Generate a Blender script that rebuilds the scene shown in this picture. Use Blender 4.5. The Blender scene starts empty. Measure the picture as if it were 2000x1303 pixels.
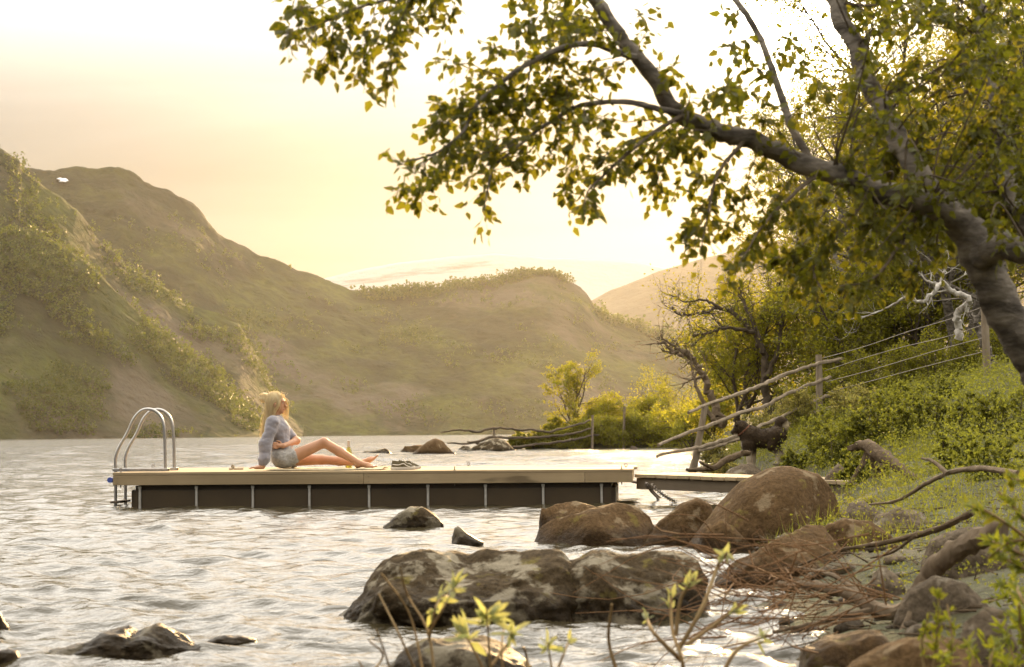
import bpy, bmesh, math, random
import numpy as np
from mathutils import Vector, Matrix

random.seed(7)
rng = np.random.default_rng(11)
scene = bpy.context.scene
COL = scene.collection

# ------------------------------------------------------------------ camera
LENS = 66.0
FPX = LENS / 36.0 * 2000.0
CAM_Z = 0.74
PITCH = math.atan(194.5 / FPX)
ROLL = 0.008
CAM = Vector((0, 0, CAM_Z))
FWD = Vector((0, math.cos(PITCH), math.sin(PITCH)))
ZUP = Vector((0, -math.sin(PITCH), math.cos(PITCH)))
XR = Vector((1, 0, 0))
RIGHT = XR * math.cos(ROLL) - ZUP * math.sin(ROLL)
UP = XR * math.sin(ROLL) + ZUP * math.cos(ROLL)

def ray(px, py):
    return (FWD + RIGHT * ((px - 1000.0) / FPX) + UP * ((651.5 - py) / FPX))
def P(px, py, d):
    """world point seen at a photo pixel, at distance y = d"""
    r = ray(px, py)
    return CAM + r * (d / r.y)
def onz(px, py, z=0.0):
    r = ray(px, py)
    return CAM + r * ((z - CAM_Z) / r.z)

cam = bpy.data.cameras.new('camera')
cam.lens = LENS; cam.sensor_width = 36.0
cam.clip_start = 0.05; cam.clip_end = 30000
cam.dof.use_dof = True; cam.dof.focus_distance = 19.8; cam.dof.aperture_fstop = 7.5
cam_o = bpy.data.objects.new('camera', cam); COL.objects.link(cam_o)
m = Matrix((RIGHT, UP, -FWD)).transposed().to_4x4(); m.translation = CAM
cam_o.matrix_world = m
scene.camera = cam_o

# ------------------------------------------------------------------ light
SUN = ray(1585, 22).normalized()
SUN_EL = math.asin(SUN.z); SUN_AZ = math.atan2(SUN.x, SUN.y)     # azimuth clockwise from +Y
SUN_COL = (1.0, 0.64, 0.29)
sl = bpy.data.lights.new('sun', 'SUN'); sl.energy = 5.0; sl.angle = math.radians(0.6); sl.color = SUN_COL
so = bpy.data.objects.new('sun', sl); COL.objects.link(so)
so.rotation_euler = (-SUN).to_track_quat('-Z', 'Y').to_euler(); so.location = (40, 200, 60)

world = bpy.data.worlds.new('World'); scene.world = world; world.use_nodes = True
nt = world.node_tree; nt.nodes.clear()
def N(t, k, **kw):
    n = t.nodes.new(k)
    for a, v in kw.items(): setattr(n, a, v)
    return n
def vmath(t, op, a=None, b=None):
    n = N(t, 'ShaderNodeVectorMath', operation=op)
    for i, v in enumerate((a, b)):
        if v is None: continue
        if isinstance(v, (tuple, Vector)): n.inputs[i].default_value = tuple(v)
        else: t.links.new(v, n.inputs[i])
    return n
def fmath(t, op, a=None, b=None, c=None, clamp=False):
    n = N(t, 'ShaderNodeMath', operation=op, use_clamp=clamp)
    for i, v in enumerate((a, b, c)):
        if v is None: continue
        if isinstance(v, (int, float)): n.inputs[i].default_value = v
        else: t.links.new(v, n.inputs[i])
    return n.outputs[0]
def mixc(t, fac, a, b, mode='MIX'):
    n = N(t, 'ShaderNodeMix', data_type='RGBA', blend_type=mode)
    for s, v in ((0, fac), (6, a), (7, b)):
        if isinstance(v, (int, float)): n.inputs[s].default_value = v
        elif isinstance(v, tuple): n.inputs[s].default_value = tuple(v) + ((1.0,) if len(v) == 3 else ())
        else: t.links.new(v, n.inputs[s])
    return n.outputs[2]

tc = N(nt, 'ShaderNodeTexCoord')
sky = N(nt, 'ShaderNodeTexSky', sky_type='NISHITA')
sky.sun_disc = False; sky.sun_elevation = SUN_EL; sky.sun_rotation = SUN_AZ
sky.air_density = 1.2; sky.dust_density = 3.0; sky.ozone_density = 1.0
sep = N(nt, 'ShaderNodeSeparateXYZ'); nt.links.new(tc.outputs['Generated'], sep.inputs[0])
zc = fmath(nt, 'MAXIMUM', sep.outputs['Z'], 0.0)
mp = N(nt, 'ShaderNodeMapping'); mp.inputs['Scale'].default_value = (1.5, 1.5, 13.0); mp.inputs['Location'].default_value = (0.4, 2.3, 0.75); mp.inputs['Rotation'].default_value = (0, math.radians(1.5), 0)
nt.links.new(tc.outputs['Generated'], mp.inputs[0])
cn = N(nt, 'ShaderNodeTexNoise'); cn.inputs['Scale'].default_value = 1.0; cn.inputs['Detail'].default_value = 6; cn.inputs['Roughness'].default_value = 0.52
cn.inputs['Distortion'].default_value = 0.35
nt.links.new(mp.outputs[0], cn.inputs['Vector'])
rampc = N(nt, 'ShaderNodeValToRGB')
rampc.color_ramp.elements[0].position = 0.40; rampc.color_ramp.elements[0].color = (0.71, 0.66, 0.585, 1)
rampc.color_ramp.elements[1].position = 0.58; rampc.color_ramp.elements[1].color = (0.96, 0.91, 0.82, 1)
nt.links.new(cn.outputs['Fac'], rampc.inputs[0])
# thin veil of high cloud, lit by the low sun, over the clear sky
veil = vmath(nt, 'SCALE', rampc.outputs[0])
vz = N(nt, 'ShaderNodeMapRange', interpolation_type='SMOOTHSTEP'); vz.inputs[1].default_value = 0.135; vz.inputs[2].default_value = 0.36; vz.inputs[3].default_value = 3.3; vz.inputs[4].default_value = 38.0
nt.links.new(zc, vz.inputs[0])
dt = vmath(nt, 'DOT_PRODUCT', tc.outputs['Generated'], SUN)
# cloud veil is brighter towards the sun
away = N(nt, 'ShaderNodeMapRange', interpolation_type='SMOOTHSTEP'); away.inputs[1].default_value = -0.7; away.inputs[2].default_value = 0.93; away.inputs[3].default_value = 0.36; away.inputs[4].default_value = 1.0
nt.links.new(dt.outputs['Value'], away.inputs[0])
nt.links.new(fmath(nt, 'MULTIPLY', vz.outputs[0], away.outputs[0]), veil.inputs[3])
body = mixc(nt, 0.93, sky.outputs[0], veil.outputs[0])
dp = fmath(nt, 'MAXIMUM', dt.outputs['Value'], 0.0)
au1 = vmath(nt, 'SCALE', (1.0, 0.84, 0.58)); nt.links.new(fmath(nt, 'MULTIPLY', fmath(nt, 'POWER', dp, 50.0), 5.0), au1.inputs[3])
au2 = vmath(nt, 'SCALE', (1.0, 0.88, 0.66)); nt.links.new(fmath(nt, 'MULTIPLY', fmath(nt, 'POWER', dp, 1500.0), 150.0), au2.inputs[3])
s1 = vmath(nt, 'ADD', body, au1.outputs[0]); s2 = vmath(nt, 'ADD', s1.outputs[0], au2.outputs[0])
bg = N(nt, 'ShaderNodeBackground'); bg.inputs['Strength'].default_value = 0.05
nt.links.new(s2.outputs[0], bg.inputs[0])
wo = N(nt, 'ShaderNodeOutputWorld'); nt.links.new(bg.outputs[0], wo.inputs[0])

scene.view_settings.view_transform = 'Standard'; scene.view_settings.look = 'None'
scene.view_settings.exposure = 1.38; scene.view_settings.gamma = 1.0
cy_ = scene.cycles
scene.render.engine = 'CYCLES'
cy_.use_denoising = True
cy_.max_bounces = 7; cy_.diffuse_bounces = 3; cy_.glossy_bounces = 3; cy_.transmission_bounces = 4; cy_.transparent_max_bounces = 6; cy_.volume_bounces = 0
cy_.sample_clamp_indirect = 6.0; cy_.caustics_reflective = False; cy_.caustics_refractive = False

# ------------------------------------------------------------------ helpers
def link(o, parent=None):
    COL.objects.link(o)
    if parent is not None: o.parent = parent
    return o
def tag(o, label=None, cat=None, group=None, kind=None):
    if label: o['label'] = label
    if cat: o['category'] = cat
    if group: o['group'] = group
    if kind: o['kind'] = kind
    return o
def empty(name, loc, label, cat, group=None, rz=0.0):
    o = bpy.data.objects.new(name, None); COL.objects.link(o); o.location = loc; o.rotation_euler[2] = rz
    o.empty_display_size = 0.1
    return tag(o, label, cat, group)
def np_mesh(name, V, F, smooth=True):
    """V (n,3), F (m,k) all faces with the same corner count"""
    V = np.asarray(V, dtype=np.float32); F = np.asarray(F, dtype=np.int32)
    me = bpy.data.meshes.new(name); k = F.shape[1]
    me.vertices.add(len(V)); me.vertices.foreach_set('co', V.ravel())
    me.loops.add(F.size); me.loops.foreach_set('vertex_index', F.ravel())
    me.polygons.add(len(F)); me.polygons.foreach_set('loop_start', np.arange(0, F.size, k, dtype=np.int32))
    me.polygons.foreach_set('use_smooth', np.full(len(F), smooth))
    me.update(calc_edges=True); me.validate()
    return me
def obj(name, me, mat, parent=None, loc=None):
    o = bpy.data.objects.new(name, me)
    if mat is not None and len(me.materials) == 0: me.materials.append(mat)
    link(o, parent)
    if loc is not None: o.location = loc
    return o
class MB:
    """collects boxes, tubes, lathes; builds ONE mesh"""
    def __init__(s): s.V = []; s.F = []; s.n = 0
    def add(s, V, F):
        V = np.asarray(V, float); s.V.append(V); s.F += [tuple(int(i) + s.n for i in f) for f in F]; s.n += len(V); return s
    def box(s, c, size, bev=0.0, rz=0.0, jit=0.0):
        bm = bmesh.new(); bmesh.ops.create_cube(bm, size=1.0)
        bmesh.ops.scale(bm, vec=size, verts=bm.verts)
        if bev > 0: bmesh.ops.bevel(bm, geom=bm.edges[:], offset=bev, segments=1, affect='EDGES')
        if rz: bmesh.ops.rotate(bm, cent=(0, 0, 0), matrix=Matrix.Rotation(rz, 3, 'Z'), verts=bm.verts)
        bm.verts.ensure_lookup_table()
        V = np.array([v.co[:] for v in bm.verts]) + np.asarray(c)
        if jit: V = V + np.random.default_rng(int(abs(V.sum()) * 1e4) % 99991).normal(0, jit, V.shape)
        F = [[v.index for v in f.verts] for f in bm.faces]; bm.free()
        return s.add(V, F)
    def tube(s, pts, rad, seg=8, cap=True, lump=0.0, seed=0):
        V, F = tube_np(pts, rad, seg, cap, lump, seed); return s.add(V, F)
    def torus(s, c, R, r, axis='Y', seg=14, ring=6, sx=1.0):
        V = []; F = []
        for i in range(seg):
            a = 2 * math.pi * i / seg
            for j in range(ring):
                b = 2 * math.pi * j / ring
                q = (R + r * math.cos(b)); x, y, z = q * math.cos(a) * sx, r * math.sin(b), q * math.sin(a)
                if axis == 'Z': x, y, z = x, z, y
                if axis == 'X': x, y, z = y, x, z
                V.append((x + c[0], y + c[1], z + c[2]))
        for i in range(seg):
            for j in range(ring):
                F.append((i * ring + j, ((i + 1) % seg) * ring + j, ((i + 1) % seg) * ring + (j + 1) % ring, i * ring + (j + 1) % ring))
        return s.add(V, F)
    def lathe(s, prof, c=(0, 0, 0), seg=16):
        V = []; F = []
        for r, z in prof:
            for j in range(seg):
                a = 2 * math.pi * j / seg; V.append((c[0] + r * math.cos(a), c[1] + r * math.sin(a), c[2] + z))
        for i in range(len(prof) - 1):
            for j in range(seg):
                F.append((i * seg + j, i * seg + (j + 1) % seg, (i + 1) * seg + (j + 1) % seg, (i + 1) * seg + j))
        F.append(tuple(range(seg))[::-1]); F.append(tuple((len(prof) - 1) * seg + j for j in range(seg)))
        return s.add(V, F)
    def build(s, name, mat, parent=None, smooth=True, loc=None):
        me = bpy.data.meshes.new(name); me.from_pydata(np.concatenate(s.V).tolist(), [], s.F)
        me.polygons.foreach_set('use_smooth', np.full(len(me.polygons), smooth)); me.update()
        o = obj(name, me, mat, parent, loc)
        if smooth:
            try: me.set_sharp_from_angle(angle=math.radians(38))
            except Exception: pass
        return o
def resample(pts, n):
    pts = np.asarray(pts, float)
    if len(pts) < 2: return pts
    d = np.r_[0, np.cumsum(np.linalg.norm(np.diff(pts[:, :3], axis=0), axis=1))]
    t = np.linspace(0, d[-1], n)
    # catmull-rom through the points, by arc length
    out = np.empty((n, pts.shape[1]))
    tang = np.gradient(pts, d + np.arange(len(d)) * 1e-9, axis=0) if len(pts) > 2 else np.repeat([(pts[1] - pts[0]) / max(d[-1], 1e-9)], 2, 0)
    k = np.clip(np.searchsorted(d, t, side='right') - 1, 0, len(d) - 2)
    h = d[k + 1] - d[k]; h = np.where(h < 1e-9, 1e-9, h); u = ((t - d[k]) / h)[:, None]; h = h[:, None]
    out = (2*u**3-3*u**2+1) * pts[k] + (u**3-2*u**2+u) * h * tang[k] + (-2*u**3+3*u**2) * pts[k+1] + (u**3-u**2) * h * tang[k+1]
    return out
def tube_np(pts, rad, seg=8, cap=True, lump=0.0, seed=0):
    pts = np.asarray(pts, float); n = len(pts)
    rad = np.interp(np.linspace(0, 1, n), np.linspace(0, 1, len(rad)), rad) if np.ndim(rad) else np.full(n, rad)
    T = np.gradient(pts, axis=0); T /= np.linalg.norm(T, axis=1)[:, None] + 1e-12
    ref = np.array([0, 0, 1.0]) if abs(T[0][2]) < 0.9 else np.array([1.0, 0, 0])
    U = np.empty_like(T); u = np.cross(T[0], ref); u /= np.linalg.norm(u); U[0] = u
    for i in range(1, n):
        u = U[i-1] - T[i] * np.dot(U[i-1], T[i]); U[i] = u / (np.linalg.norm(u) + 1e-12)
    W = np.cross(T, U); a = np.arange(seg) * 2 * math.pi / seg
    rr = rad[:, None] * np.ones(seg)
    if lump:
        g = np.random.default_rng(seed + 5); rr = rr * (1 + lump * g.normal(0, 1, rr.shape))
    V = pts[:, None, :] + rr[..., None] * (np.cos(a)[None, :, None] * U[:, None, :] + np.sin(a)[None, :, None] * W[:, None, :])
    V = V.reshape(-1, 3); i = np.arange(n - 1)[:, None]; j = np.arange(seg)[None, :]; j2 = (j + 1) % seg
    F = np.stack([i*seg+j, i*seg+j2, (i+1)*seg+j2, (i+1)*seg+j], -1).reshape(-1, 4).tolist()
    if cap:
        F.append(list(range(seg))[::-1]); F.append([(n-1)*seg + q for q in range(seg)])
    return V, F
# vectorised gradient noise
_G = np.random.default_rng(3).normal(size=(256, 3)); _G /= np.linalg.norm(_G, axis=1)[:, None]
_PM = np.random.default_rng(4).permutation(256); _PM = np.r_[_PM, _PM, _PM]
def pnoise(p):
    p = np.asarray(p, float); i = np.floor(p).astype(int); f = p - i; i &= 255
    w = f*f*f*(f*(f*6-15)+10); r = 0
    for dx in (0, 1):
        for dy in (0, 1):
            for dz in (0, 1):
                h = _PM[_PM[_PM[(i[..., 0]+dx) & 255] + ((i[..., 1]+dy) & 255)] + ((i[..., 2]+dz) & 255)]
                g = _G[h]; dd = f - np.array([dx, dy, dz])
                wt = (w[..., 0] if dx else 1-w[..., 0]) * (w[..., 1] if dy else 1-w[..., 1]) * (w[..., 2] if dz else 1-w[..., 2])
                r = r + wt * (g * dd).sum(-1)
    return r
def fbm(p, o=5, gain=0.5, lac=2.03):
    p = np.asarray(p, float); a = 1.0; s = 0
    for k in range(o): s = s + a * pnoise(p + 17.3 * k); p = p * lac; a *= gain
    return s
# smooth implicit bodies: tapered capsules and ellipsoids melted together, skinned by surface nets
def sdf_mesh(name, prims, h=0.008, k=0.02):
    def bb(pr):
        if pr[0] == 'c':
            a, b = np.array(pr[1]), np.array(pr[2]); r = max(pr[3], pr[4]); return np.minimum(a, b) - r, np.maximum(a, b) + r
        c = np.array(pr[1]); r = max(pr[2]); return c - r, c + r
    lo = np.min([bb(p)[0] for p in prims], 0) - 4*h; hi = np.max([bb(p)[1] for p in prims], 0) + 4*h
    n = np.ceil((hi - lo) / h).astype(int) + 1
    Fd = np.full(n, 0.15)
    for pr in prims:
        a, b = bb(pr); m = 3*k + 3*h; kk = k
        i0 = np.maximum(np.floor((a - m - lo) / h).astype(int), 0); i1 = np.minimum(np.ceil((b + m - lo) / h).astype(int) + 1, n)
        ax = [lo[q] + h * np.arange(i0[q], i1[q]) for q in range(3)]
        X = np.stack(np.meshgrid(*ax, indexing='ij'), -1)
        if pr[0] == 'c':
            A, B = np.array(pr[1], float), np.array(pr[2], float); ab = B - A; L = (ab @ ab) + 1e-12
            t = np.clip(((X - A) @ ab) / L, 0, 1); D = np.linalg.norm(X - A - t[..., None] * ab, axis=-1) - (pr[3] + (pr[4] - pr[3]) * t)
            if len(pr) > 5: kk = pr[5]
        else:
            c = np.array(pr[1], float); r = np.array(pr[2], float); q = X - c
            if len(pr) > 3 and pr[3] is not None: q = q @ np.array(Matrix.Rotation(pr[3][1], 3, pr[3][0]))
            k0 = np.linalg.norm(q / r, axis=-1); k1 = np.linalg.norm(q / (r*r), axis=-1) + 1e-9; D = k0 * (k0 - 1) / k1
            if len(pr) > 4: kk = pr[4]
        sl_ = tuple(slice(i0[q], i1[q]) for q in range(3)); G = Fd[sl_]
        hh = np.maximum(kk - np.abs(G - D), 0) / kk; Fd[sl_] = np.minimum(G, D) - hh*hh*kk*0.25
    ins = Fd < 0
    corners = [(x, y, z) for x in (0, 1) for y in (0, 1) for z in (0, 1)]
    sh = tuple(np.array(Fd.shape) - 1)
    cnt = np.zeros(sh, int)
    cut = lambda A, c: A[c[0]:c[0]+sh[0], c[1]:c[1]+sh[1], c[2]:c[2]+sh[2]]
    for c in corners: cnt += cut(ins, c)
    act = (cnt > 0) & (cnt < 8); idx = np.full(sh, -1); ids = np.argwhere(act); idx[act] = np.arange(len(ids))
    acc = np.zeros((len(ids), 3)); num = np.zeros(len(ids))
    for c in corners:
        for q in range(3):
            if c[q]: continue
            e = list(c); e[q] = 1
            fa = cut(Fd, c)[act]; fb = cut(Fd, e)[act]; mk = (fa < 0) != (fb < 0)
            t = np.where(mk, fa / np.where(mk, fa - fb, 1), 0); pt = np.tile(np.array(c, float), (len(ids), 1)); pt[:, q] += t
            acc += pt * mk[:, None]; num += mk
    V = lo + h * (ids + acc / num[:, None])
    Q = []
    for q in range(3):
        e1, e2 = [(1, 2), (2, 0), (0, 1)][q]
        s0 = [slice(1, -1)] * 3; s0[q] = slice(0, -1); s1 = list(s0); s1[q] = slice(1, None)
        A = ins[tuple(s0)]; B = ins[tuple(s1)]; ch = np.argwhere(A != B); ch[:, e1] += 1; ch[:, e2] += 1
        fl = ins[tuple(ch.T)]
        def at(d1, d2):
            w = ch.copy(); w[:, e1] -= d1; w[:, e2] -= d2; return idx[tuple(w.T)]
        q4 = np.stack([at(1, 1), at(0, 1), at(0, 0), at(1, 0)], -1); q4[~fl] = q4[~fl][:, ::-1]; Q.append(q4)
    Q = np.concatenate(Q); Q = Q[(Q >= 0).all(1)]
    for _ in range(2):      # relax
        S = np.zeros_like(V); C = np.zeros(len(V))
        for a_, b_ in ((0, 1), (1, 2), (2, 3), (3, 0)):
            np.add.at(S, Q[:, a_], V[Q[:, b_]]); np.add.at(C, Q[:, a_], 1)
        V = 0.5 * V + 0.5 * S / np.maximum(C, 1)[:, None]
    return np_mesh(name, V, Q)

# ------------------------------------------------------------------ materials
def newmat(name):
    m = bpy.data.materials.new(name); m.use_nodes = True; t = m.node_tree; t.nodes.clear()
    out = N(t, 'ShaderNodeOutputMaterial'); b = N(t, 'ShaderNodeBsdfPrincipled'); t.links.new(b.outputs[0], out.inputs[0])
    return m, t, b, out
def noise_fac(t, scale, detail=5, rough=0.55, vec=None, stretch=None, lo=0.35, hi=0.65, coord='Object', w=0.0):
    if vec is None:
        tcn = N(t, 'ShaderNodeTexCoord'); vec = tcn.outputs[coord]
    if stretch or w:
        mpn = N(t, 'ShaderNodeMapping'); mpn.inputs['Scale'].default_value = stretch or (1, 1, 1); mpn.inputs['Location'].default_value = (w, w * 0.7, -w)
        t.links.new(vec, mpn.inputs[0]); vec = mpn.outputs[0]
    n = N(t, 'ShaderNodeTexNoise'); n.inputs['Scale'].default_value = scale; n.inputs['Detail'].default_value = detail; n.inputs['Roughness'].default_value = rough
    t.links.new(vec, n.inputs['Vector'])
    r = N(t, 'ShaderNodeMapRange'); r.inputs[1].default_value = lo; r.inputs[2].default_value = hi; t.links.new(n.outputs['Fac'], r.inputs[0])
    return r.outputs[0], n.outputs['Fac'], vec
def simple(name, a, b=None, scale=8, rough=0.7, bump=0.0, bscale=None, stretch=None, metal=0.0, coord='Object', island=0.0, spec=0.5, sheen=0.0):
    m, t, p, o = newmat(name)
    f, raw, vec = noise_fac(t, scale, stretch=stretch, coord=coord)
    col = mixc(t, f, a, b or a)
    if island:
        g = N(t, 'ShaderNodeNewGeometry'); hs = N(t, 'ShaderNodeHueSaturation')
        t.links.new(fmath(t, 'MULTIPLY_ADD', g.outputs['Random Per Island'], 2*island, 1-island), hs.inputs['Value']); t.links.new(col, hs.inputs['Color']); col = hs.outputs[0]
    t.links.new(col, p.inputs['Base Color']); p.inputs['Roughness'].default_value = rough; p.inputs['Metallic'].default_value = metal
    p.inputs['Specular IOR Level'].default_value = spec if rough < 0.7 else min(spec, 0.12)
    if sheen: p.inputs['Sheen Weight'].default_value = sheen
    if bump:
        f2, raw2, _ = noise_fac(t, bscale or scale * 3, stretch=stretch, coord=coord)
        bn = N(t, 'ShaderNodeBump'); bn.inputs['Strength'].default_value = bump; bn.inputs['Distance'].default_value = 0.02
        t.links.new(raw2, bn.inputs['Height']); t.links.new(bn.outputs[0], p.inputs['Normal'])
    return m
def leafmat(name, a, b, trans=0.55, tcol=None, rough=0.5):
    """thin leaf: reflects and lets the backlight through"""
    m, t, p, o = newmat(name)
    g = N(t, 'ShaderNodeNewGeometry')
    oi = N(t, 'ShaderNodeObjectInfo')
    rnd = fmath(t, 'FRACT', fmath(t, 'ADD', g.outputs['Random Per Island'], oi.outputs['Random']))
    col = mixc(t, rnd, a, b)
    t.links.new(col, p.inputs['Base Color']); p.inputs['Roughness'].default_value = rough; p.inputs['Specular IOR Level'].default_value = 0.2
    tr = N(t, 'ShaderNodeBsdfTranslucent')
    hs = N(t, 'ShaderNodeHueSaturation'); hs.inputs['Saturation'].default_value = 1.1; hs.inputs['Value'].default_value = 2.6
    if tcol: 
        t.links.new(mixc(t, rnd, tcol, tuple(c * 0.7 for c in tcol)), tr.inputs[0])
    else:
        t.links.new(col, hs.inputs['Color']); t.links.new(hs.outputs[0], tr.inputs[0])
    mx = N(t, 'ShaderNodeMixShader'); mx.inputs[0].default_value = trans
    t.links.new(p.outputs[0], mx.inputs[1]); t.links.new(tr.outputs[0], mx.inputs[2]); t.links.new(mx.outputs[0], o.inputs[0])
    return m
# ================================================================== lake
def lake():
    r = np.r_[np.geomspace(1.6, 5.4, 80), np.geomspace(5.5, 150, 1080), np.geomspace(151.5, 2950, 130)]; nr, na = len(r), 420
    a = np.radians(np.linspace(-25, 25, na))
    R, A = np.meshgrid(r, a, indexing='ij'); X = R * np.sin(A); Y = R * np.cos(A); Z = np.zeros_like(X)
    g = np.random.default_rng(21); dr = np.gradient(r)[:, None] * np.ones(na); da = R * (math.radians(50) / na)
    DX = np.zeros_like(X); DY = np.zeros_like(X)
    gust = 0.75 + 0.5 * fbm(np.stack([X * 0.10, Y * 0.05, X * 0], -1), 3)
    far = Y > 400
    lam = np.r_[np.geomspace(0.07, 0.95, 90), np.geomspace(1.1, 4.5, 26)]; outer = np.clip((R - 19) / 28, 0, 1)      # open water beyond the dock is rougher
    for l in lam:
        th = math.radians(-105 + g.normal(0, 36)); kx, ky = math.cos(th) * 2*math.pi/l, math.sin(th) * 2*math.pi/l
        amp = 0.0086 * l ** 0.9 * g.uniform(0.5, 1.2) * (1.0 if l < 0.42 else 0.62)
        fade = np.clip((l / (np.abs(dr * math.sin(th)) + np.abs(da * math.cos(th)) + 1e-9) - 2.2) / 2.5, 0, 1)
        ph = kx * X + ky * Y + g.uniform(0, 6.28); q = amp * fade * gust if l < 1 else amp * 1.15 * fade * gust * outer
        Z += q * np.cos(ph); DX -= 0.7 * math.cos(th) * q * np.sin(ph); DY -= 0.7 * math.sin(th) * q * np.sin(ph)
    V = np.stack([X + DX, Y + DY, Z], -1).reshape(-1, 3)
    i = np.arange(nr - 1)[:, None]; j = np.arange(na - 1)[None, :]
    F = np.stack([i*na+j, i*na+j+1, (i+1)*na+j+1, (i+1)*na+j], -1).reshape(-1, 4)[:, ::-1]
    m, t, p, o = newmat('lake_water')
    p.inputs['Base Color'].default_value = (0.045, 0.036, 0.018, 1); p.inputs['Roughness'].default_value = 0.07; p.inputs['IOR'].default_value = 1.333
    tcn = N(t, 'ShaderNodeTexCoord')
    _, n1, v = noise_fac(t, 9.0, 4, 0.6, vec=tcn.outputs['Object'], stretch=(0.55, 1, 1))
    _, n2, v = noise_fac(t, 3.0, 5, 0.6, vec=tcn.outputs['Object'], stretch=(0.45, 1, 1), w=4.0)
    b1 = N(t, 'ShaderNodeBump'); b1.inputs['Strength'].default_value = 0.6; b1.inputs['Distance'].default_value = 0.03
    b2 = N(t, 'ShaderNodeBump'); b2.inputs['Strength'].default_value = 0.55; b2.inputs['Distance'].default_value = 0.16
    # the mesh carries these waves near by; the bump takes over where the grid gets coarse
    sp = N(t, 'ShaderNodeSeparateXYZ'); t.links.new(tcn.outputs['Object'], sp.inputs[0])
    mr = N(t, 'ShaderNodeMapRange'); mr.inputs[1].default_value = 16; mr.inputs[2].default_value = 60; mr.inputs[3].default_value = 0.0; mr.inputs[4].default_value = 0.9
    t.links.new(sp.outputs['Y'], mr.inputs[0]); t.links.new(mr.outputs[0], b2.inputs['Strength'])
    _, n3, v = noise_fac(t, 0.5, 5, 0.68, vec=tcn.outputs['Object'], stretch=(1.0, 0.6, 1), w=9.0)
    b3 = N(t, 'ShaderNodeBump'); b3.inputs['Distance'].default_value = 1.1
    m3 = N(t, 'ShaderNodeMapRange'); m3.inputs[1].default_value = 16; m3.inputs[2].default_value = 60; m3.inputs[3].default_value = 0.0; m3.inputs[4].default_value = 0.35
    t.links.new(sp.outputs['Y'], m3.inputs[0]); t.links.new(m3.outputs[0], b3.inputs['Strength']); t.links.new(n3, b3.inputs['Height']); t.links.new(b3.outputs[0], b2.inputs['Normal'])
    mw = N(t, 'ShaderNodeMapRange'); mw.inputs[1].default_value = 14; mw.inputs[2].default_value = 120; mw.inputs[3].default_value = 0.06; mw.inputs[4].default_value = 0.10; t.links.new(sp.outputs['Y'], mw.inputs[0]); t.links.new(mw.outputs[0], p.inputs['Roughness'])   # waves too small to resolve far out
    t.links.new(n1, b1.inputs['Height']); t.links.new(n2, b2.inputs['Height']); t.links.new(b2.outputs[0], b1.inputs['Normal']); t.links.new(b1.outputs[0], p.inputs['Normal'])
    return tag(obj('lake', np_mesh('lake', V, F), m), kind='structure')
LAKE = lake()

# ================================================================== shore ground
SY = [0, 3, 5, 7, 9, 11, 13, 15, 17, 20, 25, 32, 38, 44, 52, 62, 74, 80, 82.5, 85, 92, 105, 140, 220, 400, 900]
SX = [0.55, 0.62, 0.85, 1.08, 1.18, 1.42, 1.75, 2.25, 2.85, 3.05, 3.15, 3.15, 4.2, 6.5, 8.6, 9.6, 9.8, 8.0, 0.6, -0.3, 0.8, 6, 16, 34, 80, 190]
def shore_s(x, y):
    return np.asarray(x) - np.interp(y, SY, SX)
def ground_z(x, y):
    x = np.asarray(x, float); y = np.asarray(y, float)
    s = shore_s(x, y)
    k = np.interp(y, [0, 9, 12, 15, 19, 25, 60, 78, 200], [0.20, 0.27, 0.40, 0.60, 0.88, 1.0, 0.8, 0.42, 0.6])
    up = k * (1.35 * (1 - np.exp(-np.maximum(s, 0) / 2.0)) + 0.13 * np.maximum(s, 0) ** 0.95) + 0.04
    up = np.minimum(up, 5.0)
    z = np.where(s > 0, up, np.maximum(0.35 * s, -0.9) + 0.04)
    nz = fbm(np.stack([x * 0.9, y * 0.9, x * 0 + 2.0], -1), 4) * 0.16 * np.clip(s + 0.6, 0, 1)
    return z + nz - 0.03
def land():
    ys = np.r_[np.linspace(-4, 30, 170), np.linspace(30.4, 110, 150), np.geomspace(112, 900, 40)]
    us = np.r_[np.linspace(-9, -1, 14), np.linspace(-0.9, 8, 130), np.geomspace(8.3, 420, 40)]
    U, Y = np.meshgrid(us, ys); X = U + np.interp(Y, SY, SX)
    Z = ground_z(X, Y)
    V = np.stack([X, Y, Z], -1).reshape(-1, 3); n = len(us); mrows = len(ys)
    i = np.arange(mrows - 1)[:, None]; j = np.arange(n - 1)[None, :]
    F = np.stack([i*n+j, i*n+j+1, (i+1)*n+j+1, (i+1)*n+j], -1).reshape(-1, 4)
    m, t, p, o = newmat('shore_soil')
    f, raw, v = noise_fac(t, 1.6, 6, 0.6)
    f2, raw2, _ = noise_fac(t, 22, 4, 0.6, vec=v)
    c = mixc(t, f, (0.075, 0.085, 0.022), (0.10, 0.075, 0.04)); c = mixc(t, f2, c, (0.05, 0.045, 0.02))
    t.links.new(c, p.inputs['Base Color']); p.inputs['Roughness'].default_value = 0.95
    bn = N(t, 'ShaderNodeBump'); bn.inputs['Strength'].default_value = 0.8; bn.inputs['Distance'].default_value = 0.05
    t.links.new(raw2, bn.inputs['Height']); t.links.new(bn.outputs[0], p.inputs['Normal'])
    return tag(obj('shore_ground', np_mesh('shore_ground', V, F), m), kind='structure')
LAND = land()

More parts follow.
